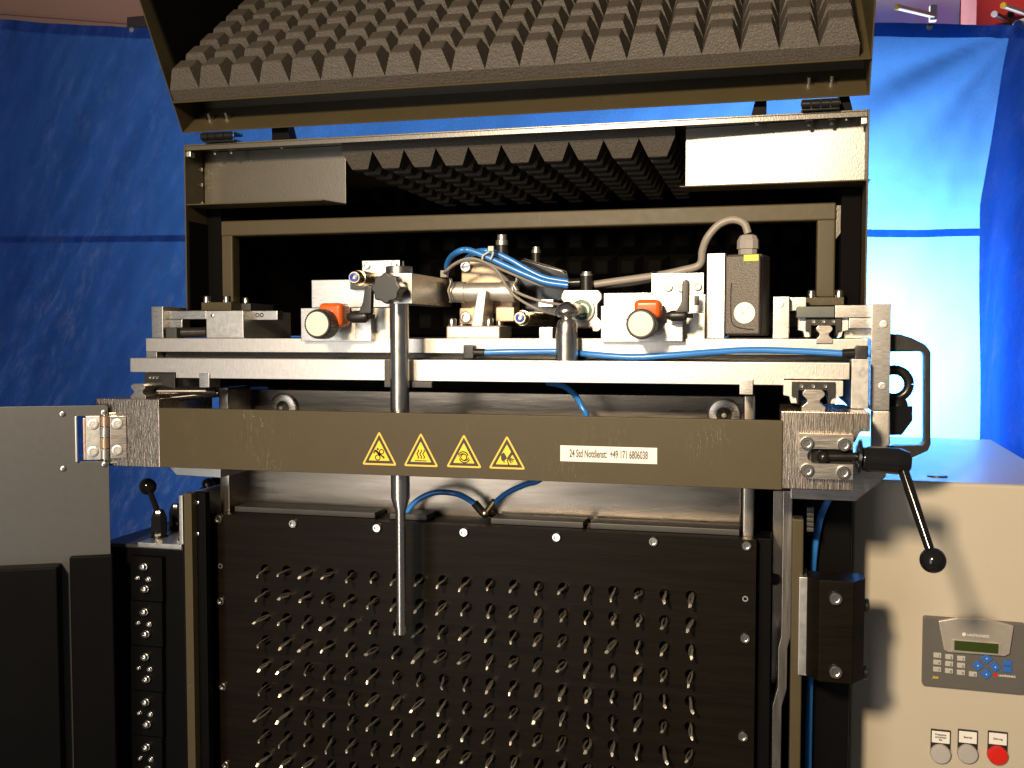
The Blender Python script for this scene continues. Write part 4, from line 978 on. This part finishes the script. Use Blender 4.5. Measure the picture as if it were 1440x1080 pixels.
# ================================================================== tooling on the upper slide plate
def ribbed(bm, c, r, y0, y1, n=40):
    """knurled knob along y"""
    prof = []
    poly = []
    for k in range(n * 2):
        rr_ = r if k % 2 == 0 else r * 0.955
        poly.append((c.x + rr_ * math.cos(math.pi * k / n), c.z + rr_ * math.sin(math.pi * k / n)))
    prism(bm, poly, y0 + .003, y1); lathe(bm, (c.x, y0, c.z), (0, 1, 0), [(0, r * .90), (.0035, r * .97), (.006, r * .90)], 40)
    return bm
def adjuster(cu, cv, rk, blocks, ou, label, lev, fit=None):
    b = P(cu + 10, 477, .09); b.z = ZU1
    t = thing('adjusting_unit', label, 'adjusting unit', b, 0, 'adjusting units with orange caps')
    for e, m in blocks: part('block', box(BM(), pb(*e), .001), m, t)
    c = P(cu, cv, 0.02); r = px_r(rk, cu, cv, .02)
    k = part('knob', ribbed(BM(), c, r, .02, .052), 'plastic', t, ang=25)
    part('disc', lathe(BM(), (c.x, .0202, c.z), (0, -1, 0), [(0, r * .80), (.0008, r * .80), (.0012, r * .77), (.0012, .0003)], 36), 'cream', k)
    part('spindle', cyl(BM(), (c.x, .052, c.z), (c.x, .086, c.z), r * .7, seg=24), 'zinc', t)
    part('orange_cap', box(BM(), pb(ou[0], ou[1], ou[2], ou[3], .046, .083), .007, 4), 'orange', t)
    a, bb_ = P(lev[0], lev[1], .055), P(lev[2], lev[3], .055)
    rl = px_r(8.2, lev[0], lev[1], .055)
    lv = part('lever_hub', lathe(BM(), a, bb_ - a, [(0, rl * .6), (.004, rl * .75), (.008, rl), ((bb_ - a).length * .85, rl * 1.05), ((bb_ - a).length, rl * .7)], 20), 'plastic', t)
    part('lever_arm', prism(BM(), [(P(u, v, .05).x, P(u, v, .05).z) for u, v in lev[4]], .046, .058, .0018), 'plastic', lv)
    part('lever_screw', cyl(BM(), bb_, bb_ + (bb_ - a).normalized() * .009, rl * .5, seg=6), 'oxide', lv)
    return t
A = adjuster(446, 455.5, 20.3, [((423, 522, 433, 480, .086, .13), 'alu'), ((438, 548, 393, 432.5, .13, .19), 'alu'), ((522.5, 548, 433, 477, .102, .15), 'cast'), ((509, 562, 366, 398, .165, .18), 'alu'), ((492, 522, 385, 407, .118, .1295), 'darkside')],
             (447, 480, 426, 460), 'adjusting unit with orange cap next to the star knob arm', (489, 446, 518, 445, [(504, 441), (511, 426), (514, 404), (519, 400), (524, 404), (523, 441)]))
for u, v in ((516, 374), (554, 372)): screw(A, P(u, v, .165), .0058)
part('rest_pad', box(BM(), pb(480, 500, 434, 478, .0852, .0858), .0), 'cast', A)
B = adjuster(901, 455.5, 22.5, [((845, 960, 430, 481, .086, .13), 'alu'), ((849, 917, 412, 431, .1305, .17), 'alu'), ((916, 990, 384, 414, .135, .19), 'alu'), ((916, 992, 414.3, 478, .1305, .17), 'alu'), ((960.5, 991, 440, 477, .108, .13), 'cast')],
             (891, 929, 421, 448), 'adjusting unit with orange cap beside the grey sensor box', (937, 444, 966, 444, [(949, 440), (958, 426), (960, 396), (965, 392), (970, 396), (969, 440)]))
for u, v in ((880, 443),): screw(B, P(u, v, .086), .0075, me=FLAT, name='screw')
for u, v in ((940, 404), (958, 405), (981, 403)): screw(B, P(u, v, .135), .0062)
part('slot', box(BM(), pb(976, 983, 416, 429, .1292, .1304), 0), 'darkside', B)
part('small_plate', box(BM(), pb(935, 960, 455, 480, .080, .0858), .0008), 'alu', B)

# air valve fitting by unit A
def fitting(p, y1, r, label, ring=True):
    t = thing('air_fitting', label, 'air fitting', p, 0, 'push in air fittings')
    part('body', lathe(BM(), p, (0, 1, 0), [(0, r * .8), (.002, r * .95), (.012, r), (.0125, r * .85), (.016, r * .85), (.0165, r * 1.1), (y1 - p.y, r * 1.1)], 24), 'brass', t)
    part('release_ring', lathe(BM(), p, (0, -1, 0), [(-.001, r * .66), (.0025, r * .62), (.003, r * .3), (-.001, r * .22)], 20), 'bluefit', t)
fitting(P(498, 390, .03), .118, px_r(9.5, 498, 390, .03), 'brass air fitting with blue ring next to the star knob')
fitting(P(731, 447, .10), .25, px_r(10, 731, 447, .10), 'brass air fitting with blue ring below the swivel bearing')

# holding arm with rod
arm = thing('holding_arm', 'polished rod hanging from a clamping arm with black star knob', 'arm', P(562, 890, .035))
x0, x1, *_ = pb(547, 579, 383, 427, .012, .19); az1, az0 = P(563, 384, .012).z, P(563, 427, .012).z
part('clamp_arm', box(BM(), (x0, x1, .012, .20, az0, az1), .001), 'alu', arm)
rc = P(562, 500, .035); rr = px_r(13, 562, 500, .035)
cz1 = P(562, 375, .035).z
part('collar', lathe(BM(), (rc.x, .035, az1 + .0002), (0, 0, 1), [(0, rr * 1.4), (cz1 - az1 - .001, rr * 1.4), (cz1 - az1, rr * 1.32), (cz1 - az1, rr * .6), (cz1 - az1 - .004, rr * .55)], 30), 'steel', arm)
part('index_pin', cyl(BM(), P(567, 377, .03), P(567, 367, .03), .0016, seg=8), 'chrome', arm)
zs_ = P(562, 700, .035).z; zs2_ = P(562, 720, .035).z; ze_ = P(563, 892, .035).z; r2 = px_r(6.8, 563, 800, .035)
part('rod', lathe(BM(), (rc.x, .035, ze_), (0, 0, 1), [(0, r2 * .85), (.001, r2), (zs2_ - ze_, r2), (zs_ - ze_, rr), (az0 - ze_ + .001, rr)], 32), 'chrome', arm)
sk = P(542, 405, -.03); rs = px_r(20, 542, 405, -.03)
star = [(sk.x + (rs + rs * .075 * math.cos(8 * a)) * math.cos(a), sk.z + (rs + rs * .075 * math.cos(8 * a)) * math.sin(a)) for a in [2 * math.pi * k / 64 for k in range(64)]]
part('star_knob', prism(BM(), star, sk.y, sk.y + .024, .0022), 'plastic', arm)
part('knob_stem', cyl(BM(), (sk.x + .008, sk.y + .02, sk.z), (sk.x + .010, .013, sk.z), .009, seg=16), 'plastic', arm)

# swivel bearing in the middle
SY = .14
sw = thing('swivel_bearing', 'cast swivel bearing with cross shaft on a white base with four bolts', 'bearing', P(674, 474, SY))
x0, x1, *_ = pb(627, 703, 458, 475, SY, .2); bz1 = P(665, 458, SY).z
part('base', box(BM(), (x0, x1, SY, .215, ZU1 - .0008, bz1), .003, 3), 'cast', sw)
for u, y in ((636, .152), (650, .20), (688, .152), (703, .20)): screw(sw, (P(u, 455, y).x, y, bz1), .0066, (0, 0, 1), TALL)
st_ = [(672, 408), (684, 408), (678, 459), (662, 459)]
part('strut', prism(BM(), [(P(u, v, SY).x, P(u, v, SY).z) for u, v in st_], SY, .20, .002), 'cast', sw)
sr = px_r(13.5, 680, 411, SY)
sA, sB = P(637, 411, SY + .03), P(727, 411, SY + .03)
def xc_(u): return P(u, 411, SY + .03).x
part('cross_shaft', lathe(BM(), (xc_(634), SY + .03, sA.z), (1, 0, 0), [(0, sr * .8), (.001, sr * 1.12), (xc_(655) - xc_(634), sr * 1.12), (xc_(655) - xc_(634) + .0005, sr * 1.0), (xc_(705) - xc_(634), sr * 1.0), (xc_(705) - xc_(634) + .0005, sr * 1.12), (xc_(725) - xc_(634), sr * 1.12), (xc_(726) - xc_(634), sr * .8)], 32), 'cast', sw)
hb = [(648, 440), (648, 372), (655, 366), (688, 368), (712, 388), (722, 398), (722, 440)]
part('housing', prism(BM(), [(P(u, v, SY + .055).x, P(u, v, SY + .055).z) for u, v in hb], SY + .055, SY + .10, .003), 'tan', sw)
part('lower_lug', box(BM(), pb(697, 723, 432, 452, SY + .03, SY + .06), .002), 'tan', sw)
part('lower_lug', box(BM(), pb(646, 668, 433, 456, SY + .04, SY + .06), .002), 'tan', sw)
for u, v, y in ((656, 375, SY + .055), (656, 446, SY + .04)): screw(sw, P(u, v, y), px_r(8, u, v, y))
for u, v0, v1 in ((634, 391, 425), (727, 388, 412)):
    a, b = P(u, v0, SY + .005), P(u, v1, SY + .005)
    wv_ = [a + (b - a) * t_ + Vector((.0022 * math.sin(t_ * 9), 0, 0)) for t_ in (0, .15, .3, .5, .7, .85, 1)]
    part('cotter_pin', tube(BM(), wv_ + [p + Vector((-.004, .004, 0)) for p in wv_[::-1]], .0011, 8, 4), 'chrome', sw)
# black drive behind
dv = thing('drive_housing', 'black sloping drive cover with thin bright edge behind the blue hoses', 'cover', P(765, 440, .24))
cp = [(728, 372), (733, 364), (790, 380), (798, 386), (798, 440), (728, 440)]
part('cover', prism(BM(), [(P(u, v, .24).x, P(u, v, .24).z) for u, v in cp], .24, .32, .002), 'gloss', dv)
part('bright_edge', tube(BM(), [P(u, v, .2395) for u, v in ((737, 364), (790, 379.5), (797, 385), (798, 394))], .0009, 8, 3), 'chrome', dv)
part('bracket', box(BM(), pb(757, 778, 421, 432, .19, .235), .001), 'zinc', dv)
part('bracket', box(BM(), pb(758, 777, 460, 478, .115, .15), .001), 'alu', dv)
screw(dv, P(764, 471, .115), .006, me=FLAT, name='screw')
def valve(u, v0, v1, v2, y, r, label):
    a, b, c = P(u, v2, y), P(u, v1, y), P(u, v0, y)
    t = thing('valve_stem', label, 'valve stem', a, 0, 'black valve stems with metal caps')
    part('body', cyl(BM(), a, b, r, seg=20), 'plastic', t)
    part('cap', lathe(BM(), b, (0, 0, 1), [(0, r * 1.05), ((c - b).length * .45, r * 1.05), ((c - b).length * .5, r * .8), ((c - b).length * .95, r * .8), ((c - b).length, r * .7)], 12), 'zinc', t)
valve(706, 330, 345, 400, .21, px_r(8.5, 706, 340, .21), 'tall valve stem with metal cap behind the blue hose bend')
valve(754, 347, 356, 400, .33, px_r(6.5, 754, 350, .33), 'dark small valve stem behind the sloping drive cover')
valve(825, 382, 388, 412, .15, px_r(8.5, 825, 390, .15), 'valve stem on top of the square cylinder flange')
part_f = BM(); cyl(part_f, P(799, 398, .15), P(817, 397, .15), .0065, seg=16); cyl(part_f, P(798, 398, .15), P(803, 398, .15), .0078, seg=16)
single('hose_fitting', part_f, 'oxide', 'dark push fitting where the two blue hoses end', 'air fitting', 'push in air fittings')

# blue hoses over the bearing
def zz6(pts, y): return [P(600 + x / 6, 310 + z / 6, y + (0 if len(q) == 0 else q[0])) for x, z, *q in pts]
single('blue_air_hose', tube(BM(), zz6([(175, 430, .06), (172, 380, .05), (200, 315, .03), (270, 262), (350, 250), (480, 296), (700, 396), (850, 462), (1000, 520), (1195, 548)], .13), .0046, 14), 'blue_hose', 'blue hose arching over the swivel bearing, outer of two', 'hose', 'blue air hoses')
single('blue_air_hose', tube(BM(), zz6([(330, 330, .08), (400, 275, .03), (470, 258), (560, 268), (700, 330), (850, 416), (1000, 484), (1195, 518)], .145), .0046, 14), 'blue_hose', 'blue hose lying on top of its twin over the swivel bearing', 'hose', 'blue air hoses')
single('grey_cable', tube(BM(), zz6([(130, 460, .04), (160, 430), (230, 370), (330, 325), (430, 330), (550, 385), (620, 460), (690, 580), (790, 670), (950, 755), (1090, 795, .02)], .12), .0021, 10), 'grey_cable', 'thin grey cable hanging down across the cross shaft', 'cable', 'grey cables')
single('grey_cable', tube(BM(), zz6([(140, 470, .06), (220, 385, .03), (330, 338), (480, 350), (650, 420), (800, 482), (950, 540), (1120, 570, .01)], .138), .0024, 10), 'grey_cable', 'thin grey cable running under the two blue hoses', 'cable', 'grey cables')
single('grey_cable', tube(BM(), zz6([(735, 590), (800, 625), (900, 662), (1000, 690), (1140, 712, .01)], .13), .0022, 10), 'grey_cable', 'short thin grey cable reaching the ball joint post', 'cable', 'grey cables')
ct = BM(); tube(ct, zz6([(470, 330), (475, 300), (500, 280), (545, 255), (560, 275), (540, 330)], .122), .0015, 8); box(ct, pb(686, 694, 346, 353, .118, .126), .001)
single('cable_tie', ct, 'tie', 'natural plastic cable tie round the blue hoses', 'cable tie')
bx_ = BM(); box(bx_, pb(619, 628, 380, 390, .13, .14), .001)
single('cable_clip', bx_, 'grey_plastic', 'small grey clip where thin cables enter at the clamping arm', 'clip')

# cylinder flange and ball joint post
fl_ = thing('cylinder_flange', 'pale square cylinder flange with round screws and green seal', 'flange', P(818, 465, .135))
FYc = .135
def f2(u, v): p = P(u, v, FYc); return (p.x, p.z)
lob = []
for (u, v) in ((837, 415), (798, 415), (798, 457), (838, 457)): lob.append((u, v))
poly = [f2(*p) for p in ((790, 414), (793, 408), (841, 408), (846, 414), (846, 420), (840, 428), (840, 446), (847, 453), (846, 461), (841, 466), (834, 466), (832, 460), (803, 460), (800, 466), (793, 466), (789, 460), (789, 453), (795, 446), (795, 428), (789, 420))]
part('plate', prism(BM(), poly, FYc, FYc + .014, .0012), 'cast', fl_)
part('barrel', box(BM(), pb(797, 838, 413, 461, FYc + .0142, .3), .002), 'cast', fl_)
for u, v in lob:
    p = P(u, v, FYc); part('socket_screw', lathe(BM(), p, (0, -1, 0), [(-.002, .0068), (.001, .0068), (.0012, .0048), (-.003, .0044), (-.003, .0003)], 18), 'zinc', fl_)
c = P(819, 436, FYc)
part('collar', lathe(BM(), c, (0, -1, 0), [(0, .0195), (.006, .0185), (.0065, .0155), (.002, .0150)], 28), 'cast', fl_)
part('seal', lathe(BM(), c, (0, -1, 0), [(0, .0148), (.005, .0146), (.0052, .0105), (.001, .010)], 28), 'green', fl_)
part('piston_rod', cyl(BM(), c, (c.x - .006, .082, c.z), .0085, seg=20), 'chrome', fl_)
bj = thing('ball_joint_post', 'short polished steel post with ball joint on the slide plate', 'post', P(797, 505, .078))
pc = P(797, 480, .078); pr = px_r(16, 797, 480, .078); z0 = ZL1; z1 = P(797, 447, .078).z
part('post', lathe(BM(), (pc.x, .078, z0), (0, 0, 1), [(0, pr), (P(797, 470, .078).z - z0, pr), (P(797, 469.5, .078).z - z0, pr * .95), (P(797, 457, .078).z - z0, pr * .95), (P(797, 450, .078).z - z0, pr * .74), (P(797, 449, .078).z - z0, pr * .5), (z1 - z0 + .003, pr * .45)], 32), 'chrome', bj)
zb_ = P(797, 436, .078).z
part('rod_end', lathe(BM(), (pc.x, .078, zb_ - .011), (0, 0, 1), [(0, .008), (.001, .0125), (.005, .0170), (.009, .0180), (.013, .0170), (.018, .0120), (.020, .008), (.0225, .0055), (.0235, .002)], 30), 'chrome', bj)
part('grease_nipple', cyl(BM(), (pc.x, .078, zb_ + .012), (pc.x, .078, P(797, 424, .078).z), .0032, seg=10), 'brass', bj)

# thick grey cable, sensor box
single('grey_cable', tube(BM(), [P(836, 400, .16), P(870, 395, .16), P(920, 388, .155), P(960, 380, .15), P(984, 372, .15), P(988, 352, .145), P(995, 334, .14), P(1011, 316, .14), P(1030, 309, .14), P(1046, 314, .14), P(1052, 328, .14)], .0056, 14), 'grey_cable', 'thick grey cable arching into the gland on the sensor box', 'cable', 'grey cables')
single('black_cable', tube(BM(), [P(838, 404, .17), P(880, 401, .16), P(925, 394, .15), P(955, 396, .145), P(975, 402, .14)], .0028, 10), 'plastic', 'thin black cable slung under the thick grey one', 'cable')
cc = BM(); tube(cc, [P(918, 383, .147), P(924, 385, .145), P(926, 395, .145), P(924, 402, .147), P(919, 400, .15)], .0018, 8)
single('cable_tie', cc, 'plastic', 'black cable tie round the thick grey cable', 'cable tie')
SB = Frame(P(1044, 470, .11), R(-11))
sbx = thing('sensor_box', 'dark textured sensor box with white round sticker on an aluminium plate', 'sensor box', SB.o, SB.a)
e = SB.pb(1019, 1069, 356, 472, 0, .07)
zb0 = ZU1 - SB.o.z + .0005
part('housing', box(BM(), (e[0], e[1], .012, .07, zb0 + .004, e[5] - .0005), .003, 3), 'box', sbx, True)
part('cover', box(BM(), (e[0] + .0005, e[1] - .0006, 0, .0118, zb0 + .006, e[5] - .003), .0025, 3), 'box', sbx, True)
tube_b = tube(BM(), [SB.P(1029, 398, -.0003), SB.P(1028, 410, -.0003), SB.P(1028, 445, -.0003), SB.P(1031, 456, -.0003), SB.P(1040, 461, -.0003), SB.P(1060, 464, -.0003)], .0007, 6)
part('groove', tube_b, 'plastic', sbx, True)
c = SB.P(1047, 440, 0); rr = SB.P(1062, 440, 0).x - c.x
part('round_sticker', lathe(BM(), c, (0, -1, 0), [(0, rr), (.0008, rr), (.001, rr * .95), (.001, .0003)], 32), 'white', sbx, True)
text('~ .', sbx, c + Vector((0, -.0012, 0)), .007, 'ink_grey', align='CENTER', local=True)
part('lime_label', box(BM(), (lambda q: (q[0], q[1], -.0008, .001, q[4], q[5]))(SB.pb(1046, 1067, 358, 367, 0, .01)), .0002), 'lime', sbx, True)
part('mount_plate', box(BM(), (lambda q: (q[0], e[0] - .0005, .002, .03, zb0, q[5]))(SB.pb(993, 1018, 356, 475, 0, .03)), .001), 'alu', sbx, True)
gc = SB.P(1052, 354, .035); gr = px_r(15.5, 1052, 340, .14)
gl = part('cable_gland', lathe(BM(), (gc.x, .035, e[5] - .0008), (0, 0, 1), [(0, gr * .92), (.009, gr * .92), (.0092, gr * 1.06), (.021, gr * 1.04), (.028, gr * .8), (.030, gr * .5)], 10), 'grey_plastic', sbx, True, 20)

# left clamp on the upper plate
lcl = thing('rail_clamp', 'grey clamp block with pale stop arm at the foot of the olive portal', 'clamp', P(316, 475, .13), 0, 'clamps under the portal legs')
zp = ZU1 + .0003
def lb_(u0, u1, v0, v1, y0, y1, m, nm, ground=False, bev=.001, par=None):
    q = list(pb(u0, u1, v0, v1, y0, y1))
    if ground: q[4] = zp
    return part(nm, box(BM(), q, bev), m, par or lcl)
lb_(290, 342, 437, 475, .13, .30, 'zinc', 'block', True)
lb_(213, 229, 431, 476, .12, .19, 'alu', 'stop_plate', True)
lb_(229.3, 290, 437, 449, .135, .16, 'alu', 'arm')
lb_(229.3, 256, 449.3, 461, .135, .16, 'alu', 'arm_root')
part('plunger', cyl(BM(), P(243, 468, .125), P(290, 467, .15), .0085, seg=18), 'plastic', lcl)
lb_(233, 248, 461, 480, .112, .135, 'darkside', 'plunger_nut')
fp = lb_(283, 325, 425, 436.6, .20, .31, 'olive', 'foot_plate')
lb_(325.3, 352, 427, 437, .235, .32, 'darkside', 'foot_plate')
for u, y in ((291, .215), (319, .215), (346, .29)):
    zf_ = P(305, 425, .20).z; screw(lcl, (P(u, 420, y).x, y, zf_ - .0004), .0066, (0, 0, 1), TALL)
sq = lb_(351, 390, 437, 450, .16, .18, 'alu', 'scale_plate')
for u in (362, 368): part('hole', lathe(BM(), P(u, 443, .16), (0, -1, 0), [(-.001, .0038), (.0004, .0036), (.0004, .0022), (-.0008, .002)], 12), 'oxide', sq)
lb_(343, 352, 437, 475, .17, .30, 'darkside', 'block_side', True)
screw(lcl, P(299, 444, .13), .003, me=RIVET, name='rivet')
# right clamp
rcl = thing('rail_clamp', 'clamp with grey green bar under the portal leg by the sensor box', 'clamp', P(1150, 475, .13), 0, 'clamps under the portal legs')
def rb__(*a, **k): return lb_(*a, par=rcl, **k)
rb__(1087, 1110, 417, 476, .16, .20, 'alu', 'post', True)
screw(rcl, P(1098, 428, .16), .0045, me=FLAT, name='screw')
rb__(1110.4, 1134, 418, 437, .18, .20, 'alu', 'cross_plate')
rb__(1133, 1187, 418, 429.5, .22, .31, 'olive', 'foot_plate')
for u, y in ((1141, .235), (1180, .235)): screw(rcl, (P(u, 413, y).x, y, P(1160, 418, .22).z - .0004), .0066, (0, 0, 1), TALL)
rb__(1121, 1174, 431, 446.5, .115, .26, 'greenbar', 'bar')
rb__(1174.4, 1226, 429, 447, .12, .20, 'alu', 'arm')
rb__(1194, 1226, 447.2, 462, .12, .20, 'alu', 'arm_root')
rb__(1187, 1222, 462.4, 475, .15, .25, 'zinc', 'spacer', True)

# hoses along the plate edges
def angle_fit(u0, u1, v0, v1, y, label):
    b = BM(); q = pb(u0, u1, v0, v1, y, y + .014); box(b, q, .002)
    return single('hose_elbow', b, 'plastic', label, 'air fitting', 'push in air fittings')
angle_fit(651, 666, 485, 504, .085, 'black elbow fitting on the slide plate edge below the white bearing base')
angle_fit(1202, 1221, 486, 505, .083, 'black elbow fitting on the slide plate edge by the side plate')
ft = BM(); cyl(ft, P(666, 495, .090), P(682, 495.5, .090), .0058, seg=16)
single('hose_fitting', ft, 'oxide', 'black fitting at the start of the hose along the plate edge', 'air fitting', 'push in air fittings')
ft = BM(); cyl(ft, P(1184, 497, .089), P(1203, 496, .089), .0062, seg=16)
single('hose_fitting', ft, 'oxide', 'black fitting at the side plate end of the hose along the plate edge', 'air fitting', 'push in air fittings')
single('blue_air_hose', tube(BM(), [P(680, 495.5, .090), P(720, 494.5, .093), P(780, 494, .104 - .004), P(800, 494.5, .099), P(830, 498, .092), P(885, 502, .088), P(935, 500, .088), P(1000, 495, .092), P(1060, 492, .094), P(1130, 494, .092), P(1186, 497, .089)], .0046, 14), 'blue_hose', 'long blue hose lying along the edge between the two slide plates', 'hose', 'blue air hoses')
single('blue_air_hose', tube(BM(), [P(770, 538, .17), P(792, 543, .15), P(808, 555, .13), P(818, 572, .12), P(824, 592, .12), P(800, 640, .13), P(760, 674, .14), P(740, 681, .145), P(715, 692, .15), P(697, 706, .155), P(690, 713, .158)], .0044, 14), 'blue_hose', 'dark blue hose dropping behind the guard bar to the brass elbow', 'hose', 'blue air hoses')
single('blue_air_hose', tube(BM(), [P(560, 760, .155), P(569, 728, .15), P(584, 706, .15), P(610, 693, .15), P(640, 694, .15), P(660, 703, .155), P(677, 716, .158)], .0046, 14), 'blue_hose', 'blue hose arching from the polished rod to the brass elbow', 'hose', 'blue air hoses')
vt = thing('elbow_union', 'small bright brass elbow joining two blue hoses above the needle plate', 'elbow', P(684, 725, .158))
part('socket', cyl(BM(), P(667, 707, .155), P(680, 722, .158), .0065, seg=16), 'oxide', vt)
part('socket', cyl(BM(), P(696, 704, .155), P(684, 721, .158), .0055, seg=16), 'brass', vt)
part('body', ball(BM(), P(682, 722, .157), .0075, 14), 'brass', vt)
part('stem', cyl(BM(), P(684, 722, .158), P(700, 724, .19), .005, seg=12), 'brass', vt)
nt_ = BM(); cyl(nt_, P(575, 728, .155), P(575, 753, .155), .006, seg=16)
single('hose_nipple', nt_, 'brass', 'brass nipple behind the lower end of the polished rod', 'fitting')
